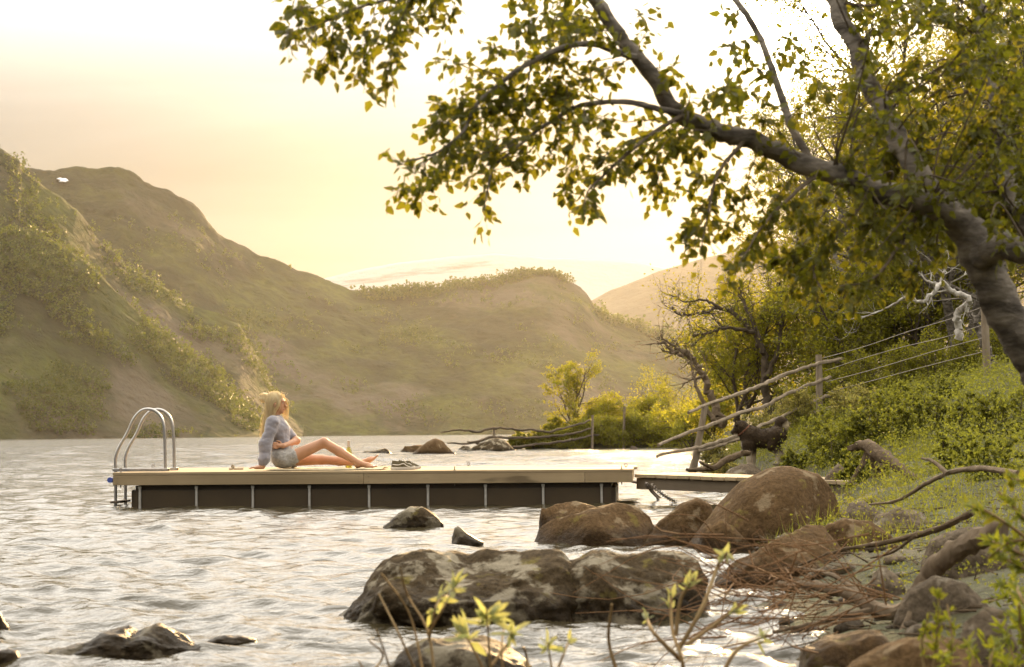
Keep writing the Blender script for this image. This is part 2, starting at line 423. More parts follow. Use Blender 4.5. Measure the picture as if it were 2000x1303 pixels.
# ================================================================== mountains
def mtn_mat(name, dark, green, rock, grass_lo=0.42, snow=0.0, scale=0.02):
    m, t, p, o = newmat(name)
    tcn = N(t, 'ShaderNodeTexCoord'); v = tcn.outputs['Object']
    f1, r1, _ = noise_fac(t, scale, 7, 0.62, vec=v, lo=grass_lo, hi=grass_lo + 0.2)
    f2, r2, _ = noise_fac(t, scale * 9, 5, 0.6, vec=v, lo=0.4, hi=0.6)
    f3, r3, _ = noise_fac(t, scale * 0.6, 6, 0.6, vec=v, stretch=(1, 1, 0.35), lo=0.52, hi=0.64, w=9)
    c = mixc(t, f1, dark, green); c = mixc(t, fmath(t, 'MULTIPLY', f2, 0.45), c, dark); c = mixc(t, f3, c, rock)
    if snow:
        fs, rs, _ = noise_fac(t, scale * 0.5, 7, 0.6, vec=v, stretch=(0.22, 0.7, 1.6), lo=snow, hi=snow + 0.05, w=31)
        c = mixc(t, fs, c, (0.34, 0.335, 0.32))
    t.links.new(c, p.inputs['Base Color']); p.inputs['Roughness'].default_value = 0.95; p.inputs['Specular IOR Level'].default_value = 0.1
    bn = N(t, 'ShaderNodeBump'); bn.inputs['Strength'].default_value = 0.6; bn.inputs['Distance'].default_value = 6.0
    t.links.new(r2, bn.inputs['Height']); t.links.new(bn.outputs[0], p.inputs['Normal'])
    return m
MTN = {}
def mountain(name, ridge, dsh, drg, shape, mat, nu=260, nv=90, amp=6.0, nscale=0.012, back=0.5, ridge_n=1.5):
    """terrain lofted from its shoreline up to its skyline and down behind; ridge = [(px,py)], dsh/drg = [(px,d)]"""
    rx, ry = zip(*ridge); px = np.linspace(rx[0], rx[-1], nu)
    ry = np.interp(px, rx, ry)
    d0 = np.interp(px, *zip(*dsh)); d1 = np.interp(px, *zip(*drg))
    hz = 846 - ROLL * (px - 1000)
    H = np.maximum((hz - ry) / FPX * d1 * 1.003 + CAM_Z, 0.5)
    vs = np.r_[np.linspace(0, 1, nv), np.linspace(1.02, 1 + back, nv // 4)]
    V = []
    for k, v in enumerate(vs):
        d = d0 + (d1 - d0) * v
        if v <= 1: z = -1.0 + (H + 1.0) * v ** shape
        else: z = H * (1 - ((v - 1) / back) ** 1.3 * 1.0) - 1.0 * ((v - 1) / back)
        x = (px - 1000) / FPX * (d0 + (d1 - d0) * min(v, 1.0)) / math.cos(PITCH)
        V.append(np.stack([x, d, z], -1))
    V = np.array(V); nvv, nuu = V.shape[:2]
    w = (np.clip(vs / 0.08, 0, 1) * np.clip((1 + back - vs) / 0.2, 0, 1))
    w2 = np.where(vs <= 1, np.clip((1 - vs) / 0.10, 0, 1), np.clip((vs - 1) / 0.1, 0, 1)) * w
    nn = fbm(V * nscale, 6, 0.55); nn = nn - 0.25 * np.abs(fbm(V * nscale * 2.7 + 9, 4))
    rn = fbm(V * nscale * 6 + 4, 4, 0.6)
    V[..., 1] += amp * 2.2 * nn * w2[:, None]; V[..., 2] += (amp * nn * w2[:, None] + ridge_n * rn * w[:, None])
    i = np.arange(nvv - 1)[:, None]; j = np.arange(nuu - 1)[None, :]
    F = np.stack([i*nuu+j, i*nuu+j+1, (i+1)*nuu+j+1, (i+1)*nuu+j], -1).reshape(-1, 4)
    MTN[name] = (V, vs, px)
    return tag(obj(name, np_mesh(name, V.reshape(-1, 3), F), mat), kind='structure')

mat_slope = mtn_mat('mountain_slope', (0.030, 0.030, 0.015), (0.068, 0.074, 0.018), (0.085, 0.070, 0.050))
mat_hill = mtn_mat('wooded_hill', (0.05, 0.05, 0.024), (0.085, 0.09, 0.028), (0.10, 0.085, 0.06), scale=0.013)
mat_snow = mtn_mat('snow_mountain', (0.10, 0.085, 0.065), (0.12, 0.10, 0.07), (0.14, 0.12, 0.09), snow=0.47, scale=0.010)
# far snow fells
mountain('snowy_mountain', [(200, 700), (420, 640), (560, 575), (632, 545), (680, 533), (770, 515), (880, 502), (965, 496), (1080, 504), (1170, 508), (1250, 514), (1300, 524), (1400, 560), (1600, 640), (1900, 760)],
         [(0, 2100), (2000, 2100)], [(0, 2560), (2000, 2560)], 0.9, mat_snow, nu=220, nv=50, amp=8, nscale=0.0038, ridge_n=1.8, back=0.3)
mountain('snowy_ridge', [(1000, 720), (1130, 600), (1200, 566), (1290, 528), (1400, 498), (1480, 478), (1560, 462), (1700, 430), (1900, 420), (2200, 450), (2600, 560)],
         [(0, 1900), (2000, 1800)], [(0, 2350), (2000, 2250)], 0.9, mtn_mat('snow_ridge', (0.10, 0.085, 0.06), (0.12, 0.10, 0.07), (0.13, 0.11, 0.08), snow=0.56, scale=0.010),
         nu=200, nv=50, amp=8, nscale=0.0038, ridge_n=1.8, back=0.3)
# the long mountain across the lake with its wooded knoll
mountain('mountain', [(-700, 200), (-300, 270), (30, 326), (60, 328), (100, 330), (140, 325), (185, 327), (230, 323), (262, 337), (280, 352), (330, 372), (380, 402), (400, 425), (412, 440), (440, 466), (500, 496), (560, 520), (600, 535), (640, 547), (690, 564), (735, 568), (840, 563), (880, 553), (940, 550), (985, 540), (1030, 531), (1075, 533), (1105, 545), (1135, 562), (1150, 578), (1168, 604), (1180, 615), (1230, 634), (1290, 648), (1350, 662), (1450, 695), (1600, 745), (1800, 800), (2000, 832), (2300, 838)],
         [(-700, 930), (0, 980), (1000, 1080), (2300, 1200)], [(-700, 1180), (0, 1240), (1000, 1340), (2300, 1480)], 1.0, mat_slope, nu=760, nv=120, amp=13, nscale=0.007, ridge_n=3.2)
mountain('mountain_spur', [(-700, 120), (-300, 200), (0, 290), (18, 300), (36, 312), (40, 330), (85, 365), (119, 383), (150, 410), (167, 431), (200, 478), (248, 517), (295, 545), (362, 593), (420, 612), (466, 633), (500, 690), (540, 770), (590, 846)],
         [(-700, 560), (0, 640), (600, 800)], [(-700, 760), (0, 830), (600, 900)], 1.05, mat_slope, nu=320, nv=110, amp=9, nscale=0.011, ridge_n=1.4)
mountain('lower_spur', [(-700, 520), (-200, 480), (0, 455), (40, 445), (95, 468), (167, 512), (238, 578), (290, 628), (333, 668), (380, 702), (414, 728), (452, 776), (480, 815), (505, 852)],
         [(-700, 500), (0, 610), (600, 700)], [(-700, 640), (0, 715), (600, 760)], 1.05, mat_slope, nu=300, nv=90, amp=7, nscale=0.013, ridge_n=1.2)

# snow patches lying on the mountain (real sheets, draped)
snow_m = simple('old_snow', (0.80, 0.80, 0.82), (0.72, 0.72, 0.74), scale=0.2, rough=0.6)
def snow_patch(name_m, px, py, w, h, tilt, label):
    V, vs, _ = MTN[name_m]; Vf = V[:len(vs)].reshape(-1, 3)
    d = Vf[:, 1]; qx = 1000 + Vf[:, 0] / d * FPX; qy = 846 - ROLL * (qx - 1000) - (Vf[:, 2] - CAM_Z) / d * FPX
    n = 12; pts = []
    def depth(x, y):
        q = (qx - x) ** 2 + (qy - y) ** 2; k = np.argsort(q)[:4]; wgt = 1 / (q[k] + 0.5); return (d[k] * wgt).sum() / wgt.sum()
    g = np.random.default_rng(int(px)); dc = depth(px, py) - 5
    c = P(px, py, dc); pts.append(tuple(c))
    for k in range(n):
        a = 2 * math.pi * k / n; ux = math.cos(a) * w / 2 * g.uniform(0.7, 1.1); uy = math.sin(a) * h / 2 * g.uniform(0.6, 1.1)
        dy_ = depth(px + ux, py + tilt * ux + uy) - 5
        pts.append(tuple(P(px + ux, py + tilt * ux + uy, dc + max(-14, min(14, dy_ - dc)))))
    me = bpy.data.meshes.new('snow_patch'); me.from_pydata(pts, [], [(0, 1 + k, 1 + (k + 1) % n) for k in range(n)])
    o = obj('snow_patch', me, snow_m); sm = o.modifiers.new('s', 'SOLIDIFY'); sm.thickness = 0.4
    return tag(o, kind='structure')
for a in (('mountain', 122, 352, 24, 9, 0.12), ('mountain', 290, 479, 30, 9, 0.28), ('mountain', 365, 467, 20, 6, 0.5), ('mountain', 376, 520, 10, 4, 0.1)):
    snow_patch(*a, '')

# woods that cling to the spurs and the knoll: reads as one mass from across the lake
def wood():
    g = np.random.default_rng(5); C = []; S = []
    def take(name, n, v0, v1, p0, p1, smin, smax, clump=0.0):
        V, vs, px = MTN[name]; vi = np.where((vs >= v0) & (vs <= v1))[0]; ui = np.where((px >= p0) & (px <= p1))[0]
        a = g.choice(vi, n * 4); b = g.choice(ui, n * 4)
        pt = V[a, b] + g.normal(0, 2.5, (n * 4, 3)) * np.array([1, 1, 0])
        keep = fbm(pt * 0.022 + 3, 3) > clump
        pt = pt[keep][:n]; C.append(pt); S.append(g.uniform(smin, smax, len(pt)))
    take('lower_spur', 3200, 0.5, 1.05, -100, 500, 0.8, 2.0, -0.1)
    take('lower_spur', 1500, 0.05, 0.6, -100, 500, 0.7, 1.7, 0.05)
    take('mountain_spur', 3200, 0.2, 1.04, 0, 560, 0.8, 2.0, 0.0)
    take('mountain', 900, 0.94, 1.03, 700, 1110, 1.4, 3.4, -0.2)
    take('mountain', 350, 0.9, 1.04, 1165, 1420, 2.0, 4.5, -0.3)
    take('mountain', 1500, 0.05, 0.9, 200, 1200, 1.0, 2.4, 0.05)
    C = np.concatenate(C); S = np.concatenate(S)
    k = 10; n = len(C)
    dirs = g.normal(size=(n, k, 3)); dirs /= np.linalg.norm(dirs, axis=-1)[..., None]; rad = g.uniform(0.3, 1, (n, k, 1)) ** 0.5
    ctr = C[:, None, :] + dirs * rad * S[:, None, None] * np.array([0.62, 0.62, 0.9]) + np.array([0, 0, 0.75]) * S[:, None, None]
    ctr = ctr.reshape(-1, 3); sz = np.repeat(S, k) * g.uniform(0.18, 0.36, n * k)
    V, F = quads(ctr, sz, g)
    m = leafmat('wood_foliage', (0.045, 0.055, 0.014), (0.075, 0.082, 0.018), trans=0.38)
    return tag(obj('birch_wood', np_mesh('birch_wood', V, F, False), m), 'pale green birch scrub covering the slopes across the lake', 'wood', kind='stuff')
def quads(ctr, sz, g):
    n = len(ctr); u = g.normal(size=(n, 3)); u /= np.linalg.norm(u, axis=1)[:, None]; w = np.cross(u, g.normal(size=(n, 3))); w /= np.linalg.norm(w, axis=1)[:, None]
    u = u * sz[:, None]; w = w * sz[:, None] * 0.8
    V = np.stack([ctr - u, ctr - w, ctr + u, ctr + w], 1).reshape(-1, 3); F = np.arange(4 * n).reshape(-1, 4)
    return V, F
wood()
# lone tree on the mountain shoulder and a bare one beyond it
# ================================================================== floating dock
def wood_mat(name, a, b, stretch, rough=0.75, bump=0.35):
    m, t, p, o = newmat(name)
    tcn = N(t, 'ShaderNodeTexCoord'); oi = N(t, 'ShaderNodeObjectInfo')
    off = vmath(t, 'SCALE', (7.0, 5.0, 9.0)); t.links.new(oi.outputs['Random'], off.inputs[3])
    v = vmath(t, 'ADD', tcn.outputs['Object'], off.outputs[0]).outputs[0]
    f, raw, _ = noise_fac(t, 14, 6, 0.65, vec=v, stretch=stretch, lo=0.3, hi=0.7)
    f2, raw2, _ = noise_fac(t, 1.3, 4, 0.6, vec=v, lo=0.35, hi=0.7)
    f3, raw3, _ = noise_fac(t, 7.0, 2, 0.5, vec=v, stretch=tuple(q ** 0.5 for q in stretch), lo=0.66, hi=0.74)
    c = mixc(t, f, a, b); c = mixc(t, fmath(t, 'MULTIPLY', f2, 0.5), c, tuple(q * 0.62 for q in a)); c = mixc(t, fmath(t, 'MULTIPLY', f3, 0.7), c, tuple(q * 0.35 for q in a))
    hs = N(t, 'ShaderNodeHueSaturation'); t.links.new(fmath(t, 'MULTIPLY_ADD', oi.outputs['Random'], 0.3, 0.85), hs.inputs['Value']); t.links.new(c, hs.inputs['Color'])
    t.links.new(hs.outputs[0], p.inputs['Base Color']); p.inputs['Roughness'].default_value = rough; p.inputs['Specular IOR Level'].default_value = 0.15
    bn = N(t, 'ShaderNodeBump'); bn.inputs['Strength'].default_value = bump; bn.inputs['Distance'].default_value = 0.004
    t.links.new(raw, bn.inputs['Height']); t.links.new(bn.outputs[0], p.inputs['Normal'])
    return m
M_deck = wood_mat('deck_wood', (0.36, 0.27, 0.16), (0.46, 0.36, 0.23), (0.06, 1, 1))
M_fascia = wood_mat('fascia_wood', (0.30, 0.225, 0.13), (0.40, 0.31, 0.19), (0.05, 1, 1))
M_dark = wood_mat('weathered_wood', (0.17, 0.13, 0.09), (0.25, 0.20, 0.14), (0.08, 1, 1))
M_pont = simple('black_plastic', (0.046, 0.029, 0.011), (0.062, 0.040, 0.016), scale=3, rough=0.45, bump=0.1)
M_strap = simple('galvanised_strap', (0.52, 0.50, 0.46), (0.40, 0.38, 0.34), scale=20, rough=0.45, metal=0.3)
M_alu = simple('brushed_aluminium', (0.46, 0.45, 0.44), (0.38, 0.37, 0.36), scale=30, rough=0.32, metal=0.85)
M_steel = simple('rusty_steel', (0.20, 0.16, 0.13), (0.30, 0.25, 0.20), scale=40, rough=0.5, metal=0.6)
M_blue = simple('blue_plastic', (0.05, 0.075, 0.30), (0.06, 0.09, 0.34), scale=10, rough=0.45)

DK_L = 5.38; DK_W = 2.4; DK_ROT = math.radians(-4.0)
c0 = P(220, 923, 19.5)
DOCK = empty('floating_dock', (c0.x, c0.y, c0.z), 'floating wooden swimming dock on dark pontoon with metal ladder', 'dock', rz=DK_ROT)
DKM = Matrix.Translation(c0) @ Matrix.Rotation(DK_ROT, 4, 'Z')
def dk(x, y, z): return DKM @ Vector((x, y, z))
def dk_at(px, py, yl):
    """dock-local point on the plane local y = yl seen at a pixel"""
    inv = DKM.inverted(); a = inv @ CAM; b = inv @ (CAM + ray(px, py)); r = b - a
    return a + r * ((yl - a.y) / r.y)
npl = 18; pw = DK_W / npl
g = random.Random(3)
mesh_pl = None
for i in range(npl):
    dx0, dx1 = g.uniform(-0.004, 0.006), g.uniform(-0.006, 0.006) + (0.035 if i > 8 else 0)
    mb = MB(); mb.box(((DK_L + dx0 + dx1) / 2, pw * (i + 0.5), -0.014 + g.uniform(-0.0015, 0.0015)), (DK_L + dx1 - dx0, pw - 0.006, 0.028), bev=0.003)
    mb.build('deck_plank', M_deck, DOCK, smooth=False)
# side boards below the deck, in lengths butted end to end
def board(x0, x1, y, z0, z1, th=0.034, nm='side_board'):
    mb = MB(); mb.box(((x0 + x1) / 2, y, (z0 + z1) / 2), (x1 - x0 - 0.003, th, z1 - z0), bev=0.003); o = mb.build(nm, M_fascia, DOCK, smooth=False)
    for xx in (x0 + 0.05, x1 - 0.05):
        for zz in (z0 + 0.025, z1 - 0.025):
            nb = MB(); nb.lathe([(0.0045, 0), (0.0045, 0.004), (0.003, 0.006)], (0, 0, 0), 6); nb.V[-1] = nb.V[-1][:, [0, 2, 1]] * np.array([1, -1, 1]) + np.array([xx, y - th / 2, zz])
            nb.build('nail_head', M_steel, o, smooth=False)
    return o
for x0, x1 in ((0.0, 2.62), (2.62, 4.89), (4.89, DK_L)): board(x0, x1, 0.022, -0.134, -0.030)
board(0.0, DK_L, DK_W - 0.022, -0.134, -0.030)
for x in (0.02, DK_L - 0.02):
    mb = MB(); mb.box((x, DK_W / 2, -0.082), (0.034, DK_W - 0.09, 0.104), bev=0.003); mb.build('end_board', M_fascia, DOCK, smooth=False)
for k in range(6):
    mb = MB(); mb.box((0.45 + k * (DK_L - 0.9) / 5, DK_W / 2, -0.078), (0.045, DK_W - 0.1, 0.095)); mb.build('joist', M_dark, DOCK, smooth=False)
# pontoon with rounded shoulders
def pontoon():
    x0, x1 = 0.165, 5.20; z0, z1 = -0.62, -0.142; bm = bmesh.new(); bmesh.ops.create_cube(bm, size=1)
    bmesh.ops.scale(bm, vec=(x1 - x0, DK_W - 0.16, z1 - z0), verts=bm.verts); bmesh.ops.translate(bm, vec=((x0 + x1) / 2, DK_W / 2, (z0 + z1) / 2), verts=bm.verts)
    ed = [e for e in bm.edges if all(v.co.z > z1 - 0.01 for v in e.verts) or abs(e.verts[0].co.z - e.verts[1].co.z) > 0.1]
    bmesh.ops.bevel(bm, geom=ed, offset=0.045, segments=4, affect='EDGES')
    me = bpy.data.meshes.new('pontoon'); bm.to_mesh(me); bm.free()
    for p in me.polygons: p.use_smooth = True
    try: me.set_sharp_from_angle(angle=math.radians(40))
    except Exception: pass
    return obj('pontoon', me, M_pont, DOCK)
PONT = pontoon()
for px in (273.5, 384, 494, 604.5, 721, 836, 948.5, 1061, 1175):
    q = dk_at(px, 965, 0.07)
    mb = MB(); mb.box((q.x, 0.066, -0.30), (0.024, 0.022, 0.31), bev=0.004); mb.box((q.x, 0.060, -0.16), (0.034, 0.020, 0.03), bev=0.004)
    mb.build('pontoon_strap', M_strap, DOCK, smooth=False)
# ladder bolted over the left end
lad = bpy.data.objects.new('ladder', None); link(lad, DOCK); lad['label'] = 'bare metal swimming ladder with arched handrails'
for k, y in enumerate((0.55, 0.93)):
    prof = [(-0.125, -0.75), (-0.125, -0.3), (-0.125, 0.0), (-0.125, 0.15), (-0.105, 0.215), (0.00, 0.41), (0.10, 0.60), (0.150, 0.645), (0.215, 0.662), (0.285, 0.65), (0.345, 0.605), (0.385, 0.53), (0.402, 0.40), (0.410, 0.2), (0.412, 0.02)]
    pts = resample(np.array([(x, y, z) for x, z in prof]), 60)
    MB().tube(pts, 0.0165, 12).build('rail', M_alu, lad)
    mb = MB(); mb.box((0.145, y, 0.0165), (0.60, 0.042, 0.030), bev=0.004); mb.build('mounting_bar', M_alu, lad, smooth=False)
    mb = MB(); mb.box((0.4505, y, 0.0165), (0.010, 0.040, 0.028), bev=0.002); mb.build('end_cap', M_pont, lad, smooth=False)
for z in (-0.325, -0.56):
    mb = MB(); mb.box((-0.125, 0.74, z), (0.085, 0.50, 0.024), bev=0.004); mb.build('step', M_dark, lad, smooth=False)
# eye bolts standing on the deck, the blue roller at the end
for px, py, yl in ((236, 919, 0.06), (299, 910, DK_W - 0.09), (888, 917, 0.08), (915, 911, DK_W - 0.1), (1214, 915, 0.10), (1222.5, 914, DK_W - 1.4)):
    q = dk_at(px, py, yl); mb = MB(); mb.torus((0, 0, 0.026), 0.016, 0.0045, axis='Y' if px not in (888, 1214) else 'X'); mb.lathe([(0.006, -0.16), (0.006, 0.012)], seg=8); mb.lathe([(0.013, -0.002), (0.013, 0.004)], seg=10)
    mb.build('eye_bolt', M_steel, DOCK, loc=(q.x, yl, 0.001))
pts = np.array([(-0.032, y, -0.078) for y in np.linspace(0.01, 2.3, 12)])
MB().tube(pts, 0.029, 18).build('blue_roller', M_blue, DOCK)

# ================================================================== gangway to the bank
ga = P(1243, 925.5, 19.28); GW_L = 2.75
gdir = Vector((0.70, -0.714, 0)).normalized(); gang = math.atan2(gdir.y, gdir.x)
GANG = empty('gangway', ga, 'narrow plank gangway sloping from the dock to the bank behind the boulder', 'gangway', rz=gang)
GANG.rotation_euler[1] = math.atan2(0.04, GW_L)
GM = Matrix.Translation(ga) @ Matrix.Rotation(gang, 4, 'Z')
for y in (0.02, 0.66):
    mb = MB(); mb.box((GW_L / 2, y, -0.098), (GW_L, 0.045, 0.115), bev=0.003); mb.build('beam', M_dark, GANG, smooth=False)
mb = MB(); mb.box((0.022, 0.34, -0.098), (0.04, 0.59, 0.11), bev=0.003); mb.build('end_beam', M_dark, GANG, smooth=False)
nb = int(GW_L / 0.148)
for i in range(nb):
    mb = MB(); mb.box((0.072 + i * 0.148, 0.34, -0.02 + g.uniform(-.002, .002)), (0.136, 0.76 + g.uniform(-.012, .012), 0.036), bev=0.003, rz=g.uniform(-.006, .006)); mb.build('plank', M_deck, GANG, smooth=False)
mb = MB(); ca = GM.inverted() @ dk(DK_L - 0.02, 0.35, -0.085)
mb.tube(np.array([(0.0, 0.25, -0.09), (ca.x * 0.5, (0.25 + ca.y) / 2, -0.10), (ca.x, ca.y, -0.085)]), 0.014, 8)
mb.tube(np.array([(0.0, 0.45, -0.09), (ca.x * 0.5, (0.45 + ca.y) / 2, -0.07), (ca.x, ca.y + 0.1, -0.085)]), 0.014, 8)
mb.build('coupling', M_steel, GANG)
def chain(p0, p1, sag, label):
    n = 26; t = np.linspace(0, 1, 60); pts = np.array([np.array(p0) * (1 - q) + np.array(p1) * q - np.array([0, 0, sag * 4 * q * (1 - q)]) for q in t])
    L = np.linalg.norm(np.diff(pts, axis=0), axis=1).sum(); n = max(6, int(L / 0.040)); pts = resample(pts, n)
    mb = MB()
    for i in range(n - 1):
        c = (pts[i] + pts[i+1]) / 2; T = (pts[i+1] - pts[i]); T /= np.linalg.norm(T); side = np.cross(T, [0, 1, 0.2]); side /= np.linalg.norm(side); W = np.cross(T, side)
        if i % 2: side, W = W, side
        ring = [c + T * 0.029 * math.cos(a) + side * 0.019 * math.sin(a) for a in np.linspace(0, 2*math.pi, 11)[:-1]]
        V, F = tube_np(np.array(ring + ring[:2]), 0.0042, 5, cap=False); mb.add(V, F)
    o = mb.build('chain', M_steel); return tag(o, label, 'chain')
chain(P(1262, 944, 18.9), onz(1294, 972, 0.0) + Vector((0, 0, -0.03)), 0.02, 'short steel mooring chain dropping steeply from the gangway end into the water')
chain(P(1272, 946, 18.7), onz(1345, 980, 0.0) + Vector((0, 0, -0.03)), 0.05, 'long steel mooring chain running at a shallow slant from the gangway into the water')
# ================================================================== seated person, on the dock
def skin_mat():
    m, t, p, o = newmat('skin')
    f, raw, v = noise_fac(t, 9, 4, 0.5)
    t.links.new(mixc(t, f, (0.40, 0.20, 0.105), (0.48, 0.25, 0.14)), p.inputs['Base Color']); p.inputs['Roughness'].default_value = 0.5
    p.inputs['Subsurface Weight'].default_value = 0.12; p.inputs['Subsurface Radius'].default_value = (0.01, 0.004, 0.002); p.inputs['Subsurface Scale'].default_value = 0.6
    return m
M_skin = skin_mat()
def knit_mat():
    m, t, p, o = newmat('knit_grey')
    tcn = N(t, 'ShaderNodeTexCoord'); w = N(t, 'ShaderNodeTexWave'); w.inputs['Scale'].default_value = 55; w.inputs['Distortion'].default_value = 1.5; t.links.new(tcn.outputs['Object'], w.inputs[0])
    f, raw, v = noise_fac(t, 7, 4, 0.6)
    t.links.new(mixc(t, f, (0.21, 0.20, 0.225), (0.26, 0.245, 0.27)), p.inputs['Base Color']); p.inputs['Roughness'].default_value = 0.95; p.inputs['Sheen Weight'].default_value = 0.5
    bn = N(t, 'ShaderNodeBump'); bn.inputs['Strength'].default_value = 0.3; bn.inputs['Distance'].default_value = 0.004; t.links.new(w.outputs['Fac'], bn.inputs['Height']); t.links.new(bn.outputs[0], p.inputs['Normal'])
    return m
M_knit = knit_mat()
M_cotton = simple('grey_cotton', (0.38, 0.36, 0.33), (0.25, 0.235, 0.22), scale=38, rough=0.9, bump=0.15, sheen=0.2)
def hair_mat():
    m, t, p, o = newmat('blonde_hair')
    f, raw, v = noise_fac(t, 30, 4, 0.6, stretch=(1, 1, 0.15))
    c = mixc(t, f, (0.72, 0.58, 0.33), (0.88, 0.77, 0.52)); t.links.new(c, p.inputs['Base Color']); p.inputs['Roughness'].default_value = 0.42
    tr = N(t, 'ShaderNodeBsdfTranslucent'); t.links.new(mixc(t, 0.5, c, (0.95, 0.82, 0.5)), tr.inputs[0]); mx = N(t, 'ShaderNodeMixShader'); mx.inputs[0].default_value = 0.4
    t.links.new(p.outputs[0], mx.inputs[1]); t.links.new(tr.outputs[0], mx.inputs[2]); t.links.new(mx.outputs[0], o.inputs[0]); return m
M_hair = hair_mat()
YN = 0.62       # dock-local depth of the near hip
def L(px, py, dy=0.0):
    q = dk_at(px, py, YN + dy); return np.array((q.x, q.y, q.z))
base = L(548, 914, 0.1)
PER = empty('person', (base[0], base[1], 0.012), 'person in grey knit cardigan sitting on a towel, one hand propped behind', 'person')
PER.parent = None; PER.location = dk(base[0], base[1], 0.012); PER.rotation_euler[2] = DK_ROT
org = np.array((base[0], base[1], 0.012))
def B(px, py, dy=0.0): return L(px, py, dy) - org
hipN, hipF = B(560, 898, 0.0), B(560, 898, 0.19); pel = B(551, 893, 0.095)
kneeN, kneeF = B(632.5, 864.5, 0.02), B(628, 898, 0.26)
ankN, ankF = B(702, 905, 0.03), B(706, 904, 0.30)
waist = B(546, 868, 0.095); chest = B(543, 840, 0.095); neckb = B(537, 817, 0.095)
shN, shF = B(533, 825, -0.075), B(541, 825, 0.265)
elN, wrN = B(519, 868, -0.13), B(514, 908, -0.16)
elF, wrF = B(579, 861, 0.20), B(553, 871, -0.03)
headc = B(540, 786, 0.095)
pr = []
pr += [('c', hipN, kneeN, 0.075, 0.052), ('c', kneeN, (kneeN*0.55+ankN*0.45), 0.050, 0.050), ('c', (kneeN*0.55+ankN*0.45), ankN, 0.050, 0.033)]
pr += [('c', hipF, kneeF, 0.075, 0.052), ('c', kneeF, (kneeF*0.55+ankF*0.45), 0.050, 0.048), ('c', (kneeF*0.55+ankF*0.45), ankF, 0.048, 0.032)]
pr += [('e', pel, (0.105, 0.165, 0.10)), ('c', pel, waist, 0.10, 0.085), ('c', waist, chest, 0.085, 0.105), ('e', chest, (0.095, 0.150, 0.13))]
pr += [('c', shN, shF, 0.052, 0.052), ('c', chest, neckb, 0.09, 0.055), ('c', neckb, headc + np.array((-0.012, 0, -0.05)), 0.050, 0.050)]
# arms
pr += [('c', shN, elN, 0.046, 0.038), ('c', elN, wrN, 0.038, 0.025), ('c', shF, elF, 0.046, 0.040), ('c', elF, wrF, 0.040, 0.026)]
# head facing +x, tipped down a little
hc = headc
pr += [('e', hc + np.array((-0.012, 0, 0.018)), (0.092, 0.074, 0.088)), ('e', hc + np.array((0.022, 0, -0.045)), (0.062, 0.058, 0.075)), ('e', hc + np.array((0.058, 0, -0.098)), (0.024, 0.026, 0.022)),
       ('c', hc + np.array((0.086, 0, -0.012)), hc + np.array((0.104, 0, -0.046)), 0.008, 0.0125, 0.012), ('e', hc + np.array((0.080, 0, -0.074)), (0.014, 0.024, 0.011), None, 0.008),
       ('e', hc + np.array((0.078, 0.0, 0.012)), (0.016, 0.05, 0.014)), ('e', hc + np.array((0.0, -0.074, -0.03)), (0.020, 0.010, 0.032), None, 0.006), ('e', hc + np.array((0.0, 0.074, -0.03)), (0.020, 0.010, 0.032), None, 0.006)]
# propping hand: palm flat on the deck, fingers pointing back
zt = 0.016
def hand(palm0, palm1, fingers, thumb, r=0.020):
    out = [('c', palm0, palm1, 0.024, 0.022, 0.012)]
    for f in fingers:
        out += [('c', f[0], f[1], 0.0098, 0.0088, 0.006), ('c', f[1], f[2], 0.0088, 0.0072, 0.006)]
    out += [('c', thumb[0], thumb[1], 0.011, 0.0095, 0.006), ('c', thumb[1], thumb[2], 0.0095, 0.008, 0.006)]
    return out
w = wrN; w0 = np.array((w[0] - 0.012, w[1], 0.026)); w1 = np.array((w[0] - 0.075, w[1], 0.020))
fg = []
for k, (o_, ln) in enumerate(((-0.030, 0.058), (-0.010, 0.072), (0.010, 0.076), (0.029, 0.068))):
    a = w1 + np.array((0.0, o_, -0.002)); b = a + np.array((-ln * 0.5, o_ * 0.25, 0.006)); c = b + np.array((-ln * 0.5, o_ * 0.15, -0.012)); fg.append((a, b, c))
tm = (w0 + np.array((-0.02, 0.022, -0.003)), w0 + np.array((-0.04, 0.052, -0.008)), w0 + np.array((-0.066, 0.062, -0.012)))
pr += [('e', (w0 + w1) / 2, (0.050, 0.042, 0.017), None, 0.012)] + hand(w0, w1, fg, tm)
pr += [('c', wrN, w0, 0.025, 0.023)]
# folded hand of the far arm, resting on the near elbow side of the waist
p0 = wrF; dvec = np.array((-0.8, -0.55, 0.05)); dvec /= np.linalg.norm(dvec); p1 = p0 + dvec * 0.065; upv = np.array((0, 0, 1.0))
fg = []
for k, (o_, ln) in enumerate(((0.028, 0.066), (0.010, 0.074), (-0.009, 0.070), (-0.027, 0.056))):
    a = p1 + upv * o_; b = a + dvec * ln * 0.5 + np.array((0.0, -0.01, 0)); c = b + np.array((-0.3, 0.95, 0)) * ln * 0.35 * -0.4 + dvec * ln * 0.35; fg.append((a, b, c))
tm = (p0 + dvec * 0.02 + upv * 0.022, p0 + dvec * 0.045 + upv * 0.045, p0 + dvec * 0.075 + upv * 0.052)
pr += hand(p0, p1, fg, tm)
